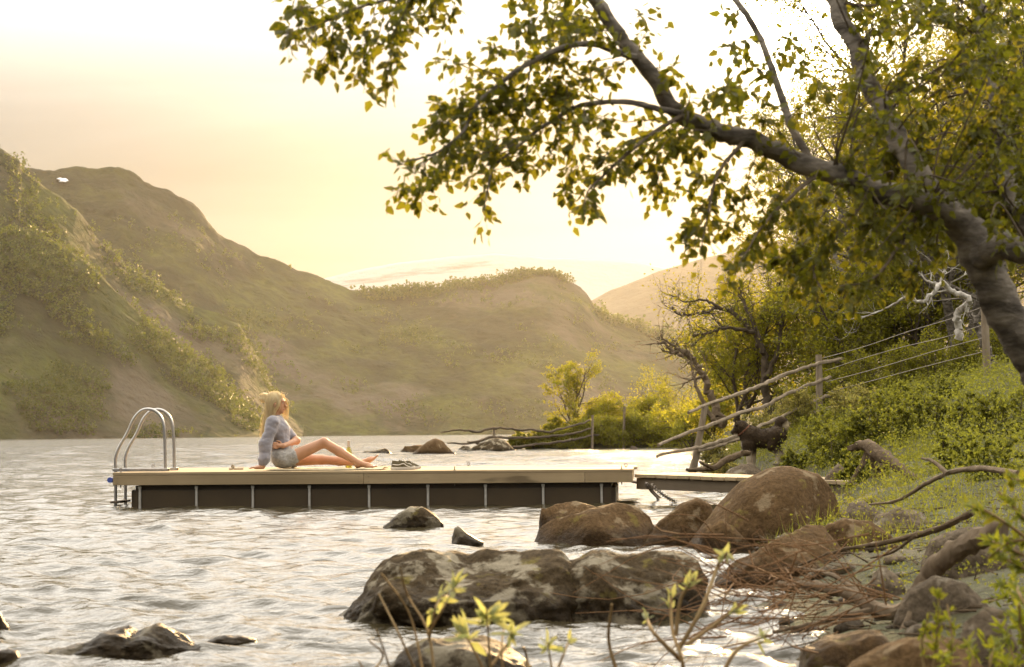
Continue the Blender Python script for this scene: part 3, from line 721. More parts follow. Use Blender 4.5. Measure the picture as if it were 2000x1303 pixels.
# feet with toes
def foot(ank, toe, up):
    d = toe - ank; Ln = np.linalg.norm(d); d /= Ln; side = np.array((0, 1.0, 0)); up = np.array(up, float); up -= d * (up @ d); up /= np.linalg.norm(up)
    out = [('e', ank - up * 0.022 - d * 0.022, (0.032, 0.029, 0.030)), ('c', ank, ank + d * Ln * 0.55 - up * 0.02, 0.031, 0.028), ('c', ank + d * Ln * 0.5 - up * 0.022, ank + d * Ln * 0.82 - up * 0.030, 0.027, 0.019)]
    for k in range(5):
        o_ = (k - 2) * 0.0165; r = 0.0105 if k == 0 else 0.0085; ln = (0.052, 0.050, 0.045, 0.040, 0.033)[k]
        a = ank + d * Ln * 0.82 - up * 0.034 + side * o_; out.append(('c', a, a + d * ln + up * 0.004, r, r * 0.85, 0.006))
        out.append(('c', ank + d * Ln * 0.55 - up * 0.03 + side * o_ * 0.7, a, 0.014, 0.011, 0.012))
    return out
pr += foot(ankN, np.array((ankN[0] + 0.17, ankN[1], 0.052)), (0, 0, 1))
tF = B(729, 889, 0.30); pr += foot(ankF, tF + (tF - ankF) * 0.15, (-0.7, 0, 0.7))
lowest = [q for q in pr]
me = sdf_mesh('body', pr, 0.0062, 0.022)
# rest on the deck: nothing below the towel plane
co = np.empty(len(me.vertices) * 3, np.float32); me.vertices.foreach_get('co', co); co = co.reshape(-1, 3); co[:, 2] = np.maximum(co[:, 2], 0.004); me.vertices.foreach_set('co', co.ravel()); me.update()
obj('body', me, M_skin, PER)
# eyes, brows and lips as small own pieces
for s in (-1, 1):
    mb = MB(); bm_c = hc + np.array((0.074, s * 0.030, -0.006)); mb.lathe([(0.001, -0.008), (0.007, -0.005), (0.0095, 0), (0.007, 0.005), (0.001, 0.008)], bm_c, 10); mb.build('eye', simple('eye_white', (0.6, 0.6, 0.58)) if s < 0 else bpy.data.materials['eye_white'], PER)
    mb = MB(); mb.tube(resample(np.array([hc + np.array((0.082, s * 0.014, 0.014)), hc + np.array((0.080, s * 0.03, 0.019)), hc + np.array((0.070, s * 0.046, 0.014))]), 6), 0.0032, 5); mb.build('eyebrow', M_hair, PER)
mb = MB(); mb.tube(resample(np.array([hc + np.array((0.082, -0.020, -0.078)), hc + np.array((0.094, 0, -0.075)), hc + np.array((0.082, 0.020, -0.078))]), 8), [0.003, 0.006, 0.003], 6); mb.build('lips', simple('lip_skin', (0.40, 0.14, 0.10)), PER)
# cardigan: loose shell over torso and arms, sleeve of the far arm pushed up
hem = B(553, 878, 0.095)
sw = [('e', chest + np.array((-0.008, 0, 0)), (0.118, 0.172, 0.145)), ('c', chest, waist + np.array((0, 0, 0.0)), 0.118, 0.112), ('c', waist, hem + np.array((-0.012, 0, 0.01)), 0.112, 0.108), ('c', shN, shF, 0.068, 0.068), ('c', chest, neckb + np.array((0, 0, -0.012)), 0.10, 0.066),
      ('c', shN, elN, 0.066, 0.064), ('c', elN, wrN + (elN - wrN) * 0.30, 0.066, 0.060), ('c', wrN + (elN - wrN) * 0.30, wrN + (elN - wrN) * 0.12, 0.058, 0.050), ('c', shF, elF + (shF - elF) * 0.25, 0.066, 0.058)]
me = sdf_mesh('cardigan', sw, 0.0075, 0.03)
co = np.empty(len(me.vertices) * 3, np.float32); me.vertices.foreach_get('co', co); co = co.reshape(-1, 3)
nn = fbm(co * np.array([9, 9, 14]) + 2, 3) * 0.016; no = np.empty(len(co) * 3, np.float32); me.vertices.foreach_get('normal', no); co = co + no.reshape(-1, 3) * nn[:, None]
me.vertices.foreach_set('co', co.ravel().astype(np.float32)); me.update()
obj('cardigan', me, M_knit, PER)
thN = hipN + (kneeN - hipN) * 0.17; thF = hipF + (kneeF - hipF) * 0.17
sh = [('e', pel + np.array((0, 0, 0.0)), (0.118, 0.178, 0.112)), ('c', pel, hem, 0.112, 0.105), ('c', hipN, thN, 0.088, 0.084), ('c', hipF, thF, 0.088, 0.084)]
me = sdf_mesh('shorts', sh, 0.0075, 0.022)
co = np.empty(len(me.vertices) * 3, np.float32); me.vertices.foreach_get('co', co); co = co.reshape(-1, 3); nn = fbm(co * 16, 3) * 0.012; no = np.empty(len(co) * 3, np.float32); me.vertices.foreach_get('normal', no); co = co + no.reshape(-1, 3) * nn[:, None]
co[:, 2] = np.maximum(co[:, 2], 0.003); me.vertices.foreach_set('co', co.ravel().astype(np.float32)); me.update()
obj('shorts', me, M_cotton, PER)
# hair: cap, loose lengths down the back, bun on the crown
gh = np.random.default_rng(8)
mass = [('e', hc + np.array((-0.022, 0, 0.030)), (0.098, 0.086, 0.086)), ('e', hc + np.array((-0.052, 0, -0.03)), (0.062, 0.080, 0.090)),
        ('c', hc + np.array((-0.055, 0, -0.06)), hc + np.array((-0.10, 0.0, -0.20)), 0.062, 0.050), ('c', hc + np.array((-0.10, 0.0, -0.20)), hc + np.array((-0.150, 0.01, -0.36)), 0.048, 0.018)]
me = sdf_mesh('hair', mass, 0.007, 0.02); HA = obj('hair', me, M_hair, PER)
mb = MB()
for k in range(330):
    a = gh.uniform(0, 2 * math.pi); b = gh.uniform(0.15, 1.25)
    st = hc + np.array((-0.020, 0, 0.034)) + np.array((math.cos(a) * math.cos(b) * 0.100, math.sin(a) * math.cos(b) * 0.088, math.sin(b) * 0.090))
    side = 1 if st[1] > hc[1] else -1
    mid = hc + np.array((-0.075 + gh.normal(0, 0.02), side * gh.uniform(0.02, 0.082), -0.09 + gh.normal(0, 0.02)))
    en = hc + np.array((-0.130 + gh.normal(0, 0.022), gh.normal(0.01, 0.04), -0.36 + gh.normal(0, 0.05)))
    m2 = (mid + en) / 2 + np.array((-0.012, 0, 0)) + gh.normal(0, 0.008, 3)
    mb.tube(resample(np.array([st, (st + mid) / 2 + np.array((-0.012, side * 0.02, 0.01)), mid, m2, en]), 12), [0.0024, 0.0024, 0.001], 4, cap=False)
for k in range(110):     # front lengths framing the face, wisps catching the sun
    sd = -1 if k % 3 == 0 else 1
    st = hc + np.array((gh.uniform(0.03, 0.075), sd * gh.uniform(0.02, 0.06), 0.075 + gh.normal(0, 0.01)))
    mid = hc + np.array((gh.uniform(0.015, 0.05) if sd < 0 else gh.uniform(0.06, 0.115), sd * gh.uniform(0.070, 0.088), -0.03 + gh.normal(0, 0.02)))
    en = hc + np.array((gh.uniform(-0.06, -0.01) if sd < 0 else gh.uniform(0.05, 0.115), sd * gh.uniform(0.06, 0.09), -0.155 + gh.normal(0, 0.035)))
    mb.tube(resample(np.array([st, mid, en]), 10), [0.0018, 0.0015, 0.0007], 4, cap=False)
for k in range(60):      # flyaway
    v = gh.normal(size=3); v[2] = abs(v[2]); v /= np.linalg.norm(v); st = hc + np.array((-0.01, 0, 0.03)) + v * np.array((0.098, 0.085, 0.088)); en = st + v * gh.uniform(0.01, 0.03) + gh.normal(0, 0.015, 3)
    mb.tube(resample(np.array([st, (st + en) / 2 + gh.normal(0, 0.006, 3), en]), 5), [0.0010, 0.0006], 3, cap=False)
mb.build('hair_strands', M_hair, HA)
bc = B(516, 777, 0.095); me = sdf_mesh('bun', [('e', bc, (0.050, 0.056, 0.056)), ('e', bc + np.array((0.01, 0.02, 0.02)), (0.04, 0.04, 0.035)), ('e', bc + np.array((-0.008, -0.02, -0.014)), (0.044, 0.04, 0.035))], 0.006, 0.008); BU = obj('bun', me, M_hair, HA)
mb = MB()
for k in range(26):
    a0 = gh.uniform(0, 6.28); tl = gh.uniform(-0.6, 0.6); R = 0.054
    pts = [bc + R * np.array((math.cos(a) * 0.95, math.sin(a) * math.cos(tl), math.sin(a) * math.sin(tl) + 0.4 * math.cos(a + a0))) for a in np.linspace(a0, a0 + 3.6, 12)]
    mb.tube(np.array(pts), 0.003, 4, cap=False)
mb.build('bun_strands', M_hair, BU)

# ---- towel, bottle, shoes
def towel():
    nx, ny = 90, 26; a = dk_at(522, 918, 0.40).x; b = dk_at(748, 918, 0.40).x
    X, Y = np.meshgrid(np.linspace(a, b, nx), np.linspace(0.34, 1.12, ny), indexing='ij')
    Y = Y + 0.05 * np.sin(X * 2.2); Zt = 0.006 + 0.016 * np.maximum(fbm(np.stack([X * 5, Y * 4, X * 0], -1), 4) - 0.02, 0) * 2.2
    Zt += 0.030 * np.exp(-((X - (a + b) / 2 - 0.16) / 0.05) ** 2) * np.exp(-((Y - 0.38) / 0.10) ** 2) + 0.026 * np.exp(-((X - (a + b) / 2 - 0.40) / 0.05) ** 2) * np.exp(-((Y - 0.36) / 0.08) ** 2) + 0.016 * np.exp(-((X - b) / 0.03) ** 2)
    Zt = 0.005 + (Zt - 0.005) * np.clip((np.linspace(0, 1, ny)[None, :]) / 0.12, 0, 1)
    V = np.stack([X - a, Y - 0.34, Zt], -1).reshape(-1, 3); i = np.arange(nx - 1)[:, None]; j = np.arange(ny - 1)[None, :]
    F = np.stack([i*ny+j, (i+1)*ny+j, (i+1)*ny+j+1, i*ny+j+1], -1).reshape(-1, 4)
    m = simple('towel_cloth', (0.46, 0.40, 0.27), (0.36, 0.30, 0.20), scale=9, rough=0.95, bump=0.3, bscale=160, stretch=(1, 0.15, 1))
    o = obj('towel', np_mesh('towel', V, F), m); o.location = dk(a, 0.34, 0.001); o.rotation_euler[2] = DK_ROT
    sm = o.modifiers.new('s', 'SOLIDIFY'); sm.thickness = 0.004; sm.offset = 1.0
    tag(o, 'crumpled pale beige towel spread out under the seated person', 'towel')
towel()
def bottle():
    q = dk_at(681, 890, 1.32); o = empty('bottle', dk(q.x, 1.32, 0.001), 'green glass wine bottle with pale foil neck behind the bare legs', 'bottle')
    m, t, p, out = newmat('green_glass'); p.inputs['Base Color'].default_value = (0.42, 0.40, 0.06, 1); p.inputs['Transmission Weight'].default_value = 0.75; p.inputs['Roughness'].default_value = 0.08; p.inputs['IOR'].default_value = 1.4
    MB().lathe([(0.030, 0), (0.036, 0.004), (0.036, 0.155), (0.033, 0.185), (0.022, 0.215), (0.0155, 0.235), (0.0145, 0.262)], seg=20).build('glass_body', m, o)
    MB().lathe([(0.0160, 0.236), (0.0152, 0.262), (0.0152, 0.290), (0.0168, 0.292), (0.0168, 0.304), (0.012, 0.306)], seg=20).build('foil', simple('pale_foil', (0.55, 0.52, 0.45), (0.45, 0.42, 0.36), rough=0.35, metal=0.3), o)
    MB().lathe([(0.0366, 0.05), (0.0366, 0.13)], seg=20).build('paper_label', simple('bottle_paper', (0.50, 0.45, 0.18), (0.42, 0.38, 0.15)), o)
bottle()
def shoe(px, py, yl, rz, label):
    q = dk_at(px, py, yl); o = empty('sneaker', dk(q.x, yl, 0.001), label, 'shoe', rz=DK_ROT + rz)
    n = 26; t = np.linspace(0, 2 * math.pi, n, endpoint=False)
    ox = np.where(np.cos(t) > 0, 0.135, 0.125) * np.cos(t); oy = 0.041 * np.sin(t) * (1 - 0.12 * np.cos(t + 0.5)) * np.where(np.cos(t) < 0, 0.86, 1.0)
    sole = MB(); V = []; 
    for z, k in ((0, 0.97), (0.004, 1.0), (0.026, 1.0), (0.029, 0.96)): V += [(x * k, y * k, z + 0.008 * max(0, x / 0.135) ** 3) for x, y in zip(ox, oy)]
    F = [(r * n + i, r * n + (i + 1) % n, (r + 1) * n + (i + 1) % n, (r + 1) * n + i) for r in range(3) for i in range(n)] + [tuple(range(n))[::-1], tuple(3 * n + i for i in range(n))]
    sole.add(V, F).build('sole', simple('shoe_sole', (0.62, 0.58, 0.50), (0.5, 0.46, 0.4), rough=0.7) if 'shoe_sole' not in bpy.data.materials else bpy.data.materials['shoe_sole'], o)
    M_up = bpy.data.materials.get('shoe_canvas') or simple('shoe_canvas', (0.10, 0.085, 0.05), (0.14, 0.115, 0.07), scale=60, rough=0.9)
    V = []; rings = []
    for k, (s, hx) in enumerate(((1.0, 0), (0.97, 0.02), (0.90, 0.045), (0.78, 0.062), (0.66, 0.070))):
        for x, y in zip(ox, oy):
            top = np.interp(x, [-0.125, -0.06, 0.02, 0.07, 0.135], [0.074, 0.062, 0.066, 0.036, 0.012]); kx = s if x < 0 else s ** 0.6
            V.append((x * (0.94 + 0.02 * (k == 0)) * (1 - 0.10 * k / 4 * (1 if x < 0 else 1.6)), y * s * 0.97, 0.026 + top * hx / 0.070 + 0.006 * max(0, x / 0.135) ** 3))
    F = [(r * n + i, r * n + (i + 1) % n, (r + 1) * n + (i + 1) % n, (r + 1) * n + i) for r in range(4) for i in range(n)]
    MB().add(V, F).build('upper', M_up, o)
    M_l = bpy.data.materials.get('shoe_lace') or simple('shoe_lace', (0.7, 0.66, 0.58), rough=0.9)
    mb = MB()
    for k in range(5):
        x = 0.002 + k * 0.014; z = 0.097 - k * 0.011; mb.tube(resample(np.array([(x, -0.022, z - 0.008), (x + 0.004, 0, z + 0.004), (x, 0.022, z - 0.008)]), 6), 0.0028, 5)
    mb.tube(resample(np.array([(0, -0.004, 0.103), (0.01, -0.026, 0.118), (0.03, -0.036, 0.098), (0.045, -0.04, 0.07)]), 10), 0.0022, 5)
    mb.build('laces', M_l, o)
    mb = MB(); mb.tube(resample(np.array([(-0.10, -0.036, 0.055), (-0.04, -0.0405, 0.05), (0.02, -0.0405, 0.062), (0.05, -0.038, 0.04), (0.08, -0.036, 0.032)]), 14), 0.0045, 5); mb.build('side_stripe', M_l, o)
    if 'foot' in label: pass
shoe(786, 916, 0.42, 0.05, 'dark canvas sneaker with white stripe, the one in front of its pair, on the dock')
shoe(798, 914, 0.56, -0.12, 'dark canvas sneaker half hidden behind its pair on the dock')
q = dk_at(456, 914, 1.0)
mb = MB(); mb.tube(resample(np.array([(0.10, 0.03, 0.010), (0.05, -0.01, 0.010), (0.0, 0, 0.014), (-0.02, 0.01, 0.035), (-0.012, 0.0, 0.05), (0.004, 0.0, 0.036), (-0.004, 0, 0.014), (-0.05, 0.02, 0.010)]), 36), 0.009, 7)
o = mb.build('rope', simple('rope_fibre', (0.40, 0.34, 0.25), (0.3, 0.25, 0.18), scale=80, rough=0.95)); o.location = dk(q.x, 1.0, 0.001); tag(o, 'short end of knotted rope lying on the dock behind the propped hand', 'rope')

# ================================================================== dog on the bank
def dog():
    D = 24.6; foot_ = P(1467, 914, D)
    o = empty('dog', foot_, 'black dog with pale legs and curled tail standing above the water', 'dog')
    def Q(px, py, dy=0.0):
        q = P(px, py, D + dy); return np.array(q - foot_)
    wi = Q(1466, 845); rump = Q(1521, 840); ch = Q(1461, 862); be = Q(1492, 866)
    pr = [('c', Q(1464, 850), Q(1463, 868), 0.125, 0.105), ('c', Q(1467, 852), Q(1492, 858), 0.125, 0.115), ('c', Q(1492, 858), Q(1518, 848), 0.112, 0.115), ('c', Q(1458, 846), Q(1449, 836), 0.095, 0.085),
          ('e', Q(1447.5, 834.5), (0.085, 0.080, 0.085)), ('e', Q(1441, 838), (0.055, 0.05, 0.05)), ('c', Q(1441, 839), Q(1431.5, 844), 0.040, 0.024), ('c', Q(1441, 843), Q(1432.5, 846.5), 0.026, 0.014),
          ('c', Q(1438.5, 829, -0.05), Q(1436.5, 822.5, -0.055), 0.028, 0.006, 0.01), ('c', Q(1445.5, 828, 0.05), Q(1444.5, 823, 0.055), 0.028, 0.006, 0.01)]
    # tail curled over the back
    tl = [Q(1522, 840), Q(1529, 838), Q(1533, 831), Q(1531, 824), Q(1526, 821.5), Q(1521.5, 824), Q(1521, 829)]
    tl = resample(np.array(tl), 14)
    for a, b, r in zip(tl[:-1], tl[1:], np.linspace(0.034, 0.045, 13)): pr.append(('c', a, b, r, r))
    # legs: front straight, hind with stifle forward and hock back
    def leg(pts, rr):
        for k in range(len(pts) - 1): pr.append(('c', pts[k], pts[k+1], rr[k], rr[k+1], 0.02))
    leg([Q(1461, 868, -0.07), Q(1462, 882, -0.08), Q(1463, 897, -0.08), Q(1463.5, 909, -0.08)], [0.075, 0.045, 0.032, 0.028])
    leg([Q(1467, 868, 0.09), Q(1470, 882, 0.09), Q(1471.5, 897, 0.09), Q(1471, 909, 0.09)], [0.075, 0.045, 0.032, 0.028])
    for dx, dy in ((0, -0.08), (0, 0.08)): pass
    for dy, sx in ((-0.085, 0), (0.085, 5)):
        leg([Q(1516 + sx, 850, dy), Q(1507 + sx, 871, dy), Q(1521 + sx, 887, dy), Q(1518 + sx, 904, dy)], [0.105, 0.062, 0.034, 0.028])
        pr.append(('e', Q(1515.5 + sx, 906, dy) + np.array((0, 0, 0.0)), (0.05, 0.032, 0.024)))
    for x, y, dy in ((1461, 911.5, -0.08), (1468.5, 911.5, 0.09)):
        pr.append(('e', Q(x, y, dy), (0.05, 0.033, 0.024)))
        for k in (-1, 0, 1): pr.append(('e', Q(x - 4.5, y + 0.8, dy + k * 0.02), (0.018, 0.012, 0.014), None, 0.008))
    me = sdf_mesh('body', pr, 0.0085, 0.028)
    co = np.empty(len(me.vertices) * 3, np.float32); me.vertices.foreach_get('co', co); co = co.reshape(-1, 3); no = np.empty(len(co) * 3, np.float32); me.vertices.foreach_get('normal', no)
    z = co[:, 2]; co = co + no.reshape(-1, 3) * (np.abs(fbm(co * np.array([22, 30, 30]), 3)) * 0.010 * np.clip((z - 0.12) / 0.1, 0.1, 1))[:, None]; me.vertices.foreach_set('co', co.ravel().astype(np.float32)); me.update()
    m, t, p, out = newmat('dog_fur'); tcn = N(t, 'ShaderNodeTexCoord'); sp = N(t, 'ShaderNodeSeparateXYZ'); t.links.new(tcn.outputs['Object'], sp.inputs[0])
    f, raw, _ = noise_fac(t, 30, 4, 0.6, vec=tcn.outputs['Object'])
    zz = fmath(t, 'ADD', sp.outputs['Z'], fmath(t, 'MULTIPLY', raw, 0.06))
    legs = N(t, 'ShaderNodeMapRange'); legs.inputs[1].default_value = 0.26; legs.inputs[2].default_value = 0.18; t.links.new(zz, legs.inputs[0])
    c = mixc(t, f, (0.032, 0.020, 0.010), (0.05, 0.032, 0.016)); c = mixc(t, legs.outputs[0], c, (0.40, 0.33, 0.24))
    chest_ = vmath(t, 'DISTANCE', tcn.outputs['Object'], tuple(Q(1452.5, 868))); cm = N(t, 'ShaderNodeMapRange'); cm.inputs[1].default_value = 0.07; cm.inputs[2].default_value = 0.045; t.links.new(chest_.outputs['Value'], cm.inputs[0]); c = mixc(t, cm.outputs[0], c, (0.42, 0.35, 0.26))
    muz = vmath(t, 'DISTANCE', tcn.outputs['Object'], tuple(Q(1437, 849))); mm = N(t, 'ShaderNodeMapRange'); mm.inputs[1].default_value = 0.045; mm.inputs[2].default_value = 0.03; t.links.new(muz.outputs['Value'], mm.inputs[0]); c = mixc(t, mm.outputs[0], c, (0.35, 0.27, 0.18))
    tip = vmath(t, 'DISTANCE', tcn.outputs['Object'], tuple(Q(1535.5, 832))); tm_ = N(t, 'ShaderNodeMapRange'); tm_.inputs[1].default_value = 0.08; tm_.inputs[2].default_value = 0.05; t.links.new(tip.outputs['Value'], tm_.inputs[0]); c = mixc(t, tm_.outputs[0], c, (0.42, 0.34, 0.22))
    t.links.new(c, p.inputs['Base Color']); p.inputs['Roughness'].default_value = 0.8; p.inputs['Specular IOR Level'].default_value = 0.2
    bd = obj('body', me, m, o)
    # fur tufts standing off the outline
    g = np.random.default_rng(4); k = g.choice(len(co), 2600); k = k[co[k, 2] > 0.2]; base_ = co[k]; nr = no.reshape(-1, 3)[k]; dn = nr * 0.6 + np.array([0.5, 0, -0.4]); dn /= np.linalg.norm(dn, axis=1)[:, None]; sd = np.cross(dn, g.normal(size=dn.shape)); sd /= np.linalg.norm(sd, axis=1)[:, None]; ln = g.uniform(0.015, 0.034, (len(k), 1))
    V = np.stack([base_ - sd * 0.003, base_ + sd * 0.003, base_ + dn * ln], 1).reshape(-1, 3); F = np.arange(len(V)).reshape(-1, 3)
    fo = obj('fur', np_mesh('fur', V, F, False), m, bd)
    mb = MB(); c0_, c1_ = Q(1453.5, 837), Q(1449, 847); nrm = Q(1447, 834) - Q(1458, 846); nrm /= np.linalg.norm(nrm); cc = Q(1452.5, 840.5); u = np.cross(nrm, [0, 1, 0]); ring = [cc + 0.098 * (u * math.cos(a)) + 0.094 * np.array([0, 1, 0]) * math.sin(a) for a in np.linspace(0, 2 * math.pi, 25)]
    mb.tube(np.array(ring), 0.011, 6); mb.build('collar', simple('red_collar', (0.16, 0.07, 0.04)), o)
    for s in (-1, 1):
        mb = MB(); e = Q(1438.5, 836, s * 0.042); mb.lathe([(0.001, -0.008), (0.009, 0), (0.001, 0.008)], e, 8); mb.build('eye', bpy.data.materials.get('dog_eye') or simple('dog_eye', (0.01, 0.008, 0.005), rough=0.1), o)
    mb = MB(); e = Q(1429.8, 843.6); mb.lathe([(0.002, -0.014), (0.015, -0.004), (0.013, 0.008), (0.002, 0.013)], e, 8); mb.build('nose', bpy.data.materials['dog_eye'], o)
dog()
# ================================================================== rocks
def rock_mat(name, a, b, lichen, lich_amt=0.56, wet=0.15):
    m, t, p, o = newmat(name)
    tcn = N(t, 'ShaderNodeTexCoord'); oi = N(t, 'ShaderNodeObjectInfo'); off = vmath(t, 'SCALE', (11.0, 7.0, 5.0)); t.links.new(oi.outputs['Random'], off.inputs[3])
    v = vmath(t, 'ADD', tcn.outputs['Object'], off.outputs[0]).outputs[0]
    f, r1, _ = noise_fac(t, 4.5, 8, 0.62, vec=v); f2, r2, _ = noise_fac(t, 45, 5, 0.65, vec=v); fl, rl, _ = noise_fac(t, 6.5, 7, 0.6, vec=v, lo=lich_amt, hi=lich_amt + 0.06, w=5.0)
    fo, ro, _ = noise_fac(t, 9.0, 6, 0.6, vec=v, lo=0.60, hi=0.68, w=12.0)
    c = mixc(t, f, a, b); c = mixc(t, fmath(t, 'MULTIPLY', f2, 0.75), c, tuple(q * 0.42 for q in a)); c = mixc(t, fmath(t, 'MULTIPLY', fl, 0.8), c, lichen); c = mixc(t, fmath(t, 'MULTIPLY', fo, 0.6), c, (0.16, 0.13, 0.03))
    # wet band where the waves lap, by real height above the lake
    g = N(t, 'ShaderNodeNewGeometry'); sp = N(t, 'ShaderNodeSeparateXYZ'); t.links.new(g.outputs['Position'], sp.inputs[0])
    mr = N(t, 'ShaderNodeMapRange'); mr.inputs[1].default_value = wet; mr.inputs[2].default_value = wet * 0.35; t.links.new(fmath(t, 'ADD', sp.outputs['Z'], fmath(t, 'MULTIPLY_ADD', r1, 0.10, -0.05)), mr.inputs[0])
    dk_ = mixc(t, 1.0, c, (0.42, 0.40, 0.36), 'MULTIPLY'); c = mixc(t, mr.outputs[0], c, dk_)
    t.links.new(c, p.inputs['Base Color']); rr = N(t, 'ShaderNodeMapRange'); rr.inputs[3].default_value = 0.88; rr.inputs[4].default_value = 0.42; t.links.new(mr.outputs[0], rr.inputs[0]); t.links.new(rr.outputs[0], p.inputs['Roughness']); p.inputs['Specular IOR Level'].default_value = 0.08
    b1 = N(t, 'ShaderNodeBump'); b1.inputs['Strength'].default_value = 0.9; b1.inputs['Distance'].default_value = 0.035; t.links.new(r1, b1.inputs['Height'])
    b2 = N(t, 'ShaderNodeBump'); b2.inputs['Strength'].default_value = 0.9; b2.inputs['Distance'].default_value = 0.010; t.links.new(r2, b2.inputs['Height']); t.links.new(b1.outputs[0], b2.inputs['Normal']); t.links.new(b2.outputs[0], p.inputs['Normal'])
    return m
M_rock = rock_mat('lichen_rock', (0.060, 0.042, 0.022), (0.105, 0.075, 0.042), (0.27, 0.235, 0.17), 0.52)
M_rockb = rock_mat('brown_boulder', (0.10, 0.060, 0.026), (0.15, 0.092, 0.044), (0.22, 0.165, 0.10), 0.57)
M_rockg = rock_mat('grey_rock', (0.13, 0.10, 0.068), (0.20, 0.155, 0.108), (0.29, 0.25, 0.19), 0.58)
_ico = {}
def ico(s):
    if s not in _ico:
        bm = bmesh.new(); bmesh.ops.create_icosphere(bm, subdivisions=s, radius=1.0); bm.verts.ensure_lookup_table()
        _ico[s] = (np.array([v.co[:] for v in bm.verts]), np.array([[v.index for v in f.verts] for f in bm.faces])); bm.free()
    return _ico[s]
def rock(outline, ybase, d, label, mat, seed, thick=0.7, sub=5, rough=0.10, facets=5, yaw=0.0, fdepth=0.14, cat='rock', dz=0.0, group=None):
    """outline = skyline pixels left to right; ybase = pixel row where it meets water/ground; d = distance of that foot"""
    x0, x1 = outline[0][0], outline[-1][0]; cx = (x0 + x1) / 2
    dm = d + (x1 - x0) / FPX * d * thick * 0.45
    foot_ = P(cx, ybase, d); zb = foot_.z
    W = (x1 - x0) / FPX * dm
    us = np.array([(q[0] - cx) / ((x1 - x0) / 2) for q in outline]); hs = np.array([P(q[0], q[1], dm).z - zb for q in outline]); hs = np.maximum(hs, 0.01)
    V, F = ico(sub); V = V.copy(); g = np.random.default_rng(seed)
    # flatten chosen sides into facets
    for k in range(facets):
        n = g.normal(size=3); n[2] = abs(n[2]) * 0.6; n /= np.linalg.norm(n); c = g.uniform(0.72, 0.9); e = V @ n - c; V = V - np.outer(np.maximum(e, 0) * 0.85, n)
    top = np.sqrt(np.maximum(1 - np.clip(V[:, 0], -1, 1) ** 2, 0.04))
    h = np.interp(V[:, 0], us, hs); X = V[:, 0] * W / 2; Zr = np.where(V[:, 2] > 0, V[:, 2] / np.maximum(top, 0.2) * h, V[:, 2] * 0.5 * max(hs.max(), 0.15))
    Zr = np.minimum(Zr, h * 1.03); Y = V[:, 1] * W * thick / 2
    Q = np.stack([X, Y, Zr], -1); S = max(W, 0.1)
    nrm = V / np.linalg.norm(V, axis=1)[:, None]
    dsp = fbm(Q / S * 2.6 + seed * 3.1, 6, 0.55) * rough - fdepth * 0.35 * np.abs(fbm(Q / S * 4.2 + seed, 4, 0.5))
    dsp = dsp + rough * 0.45 * (0.35 - np.abs(fbm(Q / S * 8.0 + seed * 1.7, 5, 0.6)))
    Q = Q + nrm * (dsp * S)[:, None] * np.array([0.6, 1.0, 0.55])
    if yaw:
        cs, sn = math.cos(yaw), math.sin(yaw); Q[:, :2] = Q[:, :2] @ np.array([[cs, sn], [-sn, cs]])
    me = np_mesh('rock', Q, F); me.materials.append(mat)
    try: me.set_sharp_from_angle(angle=math.radians(60))
    except Exception: pass
    o = obj('rock', me, None); o.location = (P(cx, ybase, dm).x, dm, zb + dz)
    return tag(o, label, cat, group)
def on_w(y, x): return onz(x, y).y
rock([(640, 1213), (690, 1165), (740, 1110), (755, 1102), (820, 1084), (840, 1080), (900, 1078), (1010, 1071), (1090, 1075), (1110, 1088), (1150, 1120), (1180, 1200)], 1216, on_w(1216, 900), 'large long lichen-spotted rock lying in the water off the dock', M_rock, 1, thick=0.75, sub=6, rough=0.085, fdepth=0.2)
rock([(1050, 1200), (1100, 1105), (1160, 1080), (1250, 1082), (1320, 1076), (1362, 1092), (1380, 1140), (1390, 1210)], 1214, on_w(1214, 1220) + 0.02, 'broad dark hump of rock joined to the right end of the long rock', M_rock, 2, thick=1.1, sub=6, rough=0.08)
rock([(100, 1284), (170, 1255), (210, 1228), (245, 1226), (262, 1236), (300, 1216), (322, 1222), (360, 1240), (395, 1264)], 1284, on_w(1284, 240), 'low wet brown rock with two humps awash in the near waves', M_rock, 3, thick=0.6, sub=5, rough=0.11)
rock([(-60, 1225), (-20, 1190), (0, 1196), (10, 1212), (20, 1233)], 1235, on_w(1235, 0), 'wet rock edge showing above the two-humped rock', M_rock, 4, sub=4)
rock([(-30, 1288), (0, 1270), (28, 1270), (52, 1292)], 1292, on_w(1292, 0), 'flat wet stone tip barely above the waves by the two-humped rock', M_rock, 5, sub=4)
rock([(400, 1254), (435, 1243), (480, 1243), (502, 1254)], 1256, on_w(1256, 450), 'thin stone awash right of the two-humped rock', M_rock, 6, sub=4)
rock([(750, 1030), (775, 1002), (800, 990), (825, 988), (850, 1005), (866, 1024)], 1032, on_w(1032, 810), 'dark angular rock in the water just off the pontoon', M_rock, 7, sub=5, rough=0.07)
rock([(876, 1060), (882, 1032), (895, 1028), (915, 1042), (944, 1062)], 1063, on_w(1063, 905), 'small pointed stone between the dock and the long rock', M_rock, 8, sub=4)
rock([(1052, 1030), (1058, 990), (1085, 978), (1130, 980), (1165, 990), (1180, 1030)], 1036, on_w(1036, 1110), 'brown rock partly hidden behind the smooth rounded boulder', M_rockb, 9, sub=5, rough=0.05)
rock([(1044, 1062), (1052, 1030), (1085, 1008), (1150, 992), (1205, 983), (1240, 990), (1268, 1012), (1290, 1062)], 1066, on_w(1066, 1160), 'smooth rounded brown boulder standing in shallow water', M_rockb, 10, sub=5, rough=0.035, fdepth=0.04, facets=3)
rock([(1235, 1064), (1285, 1020), (1330, 985), (1360, 974), (1390, 985), (1420, 1062)], 1066, on_w(1066, 1310), 'slanting wedge of rock leaning against the big round boulder', M_rockb, 11, sub=5, rough=0.06, facets=8)
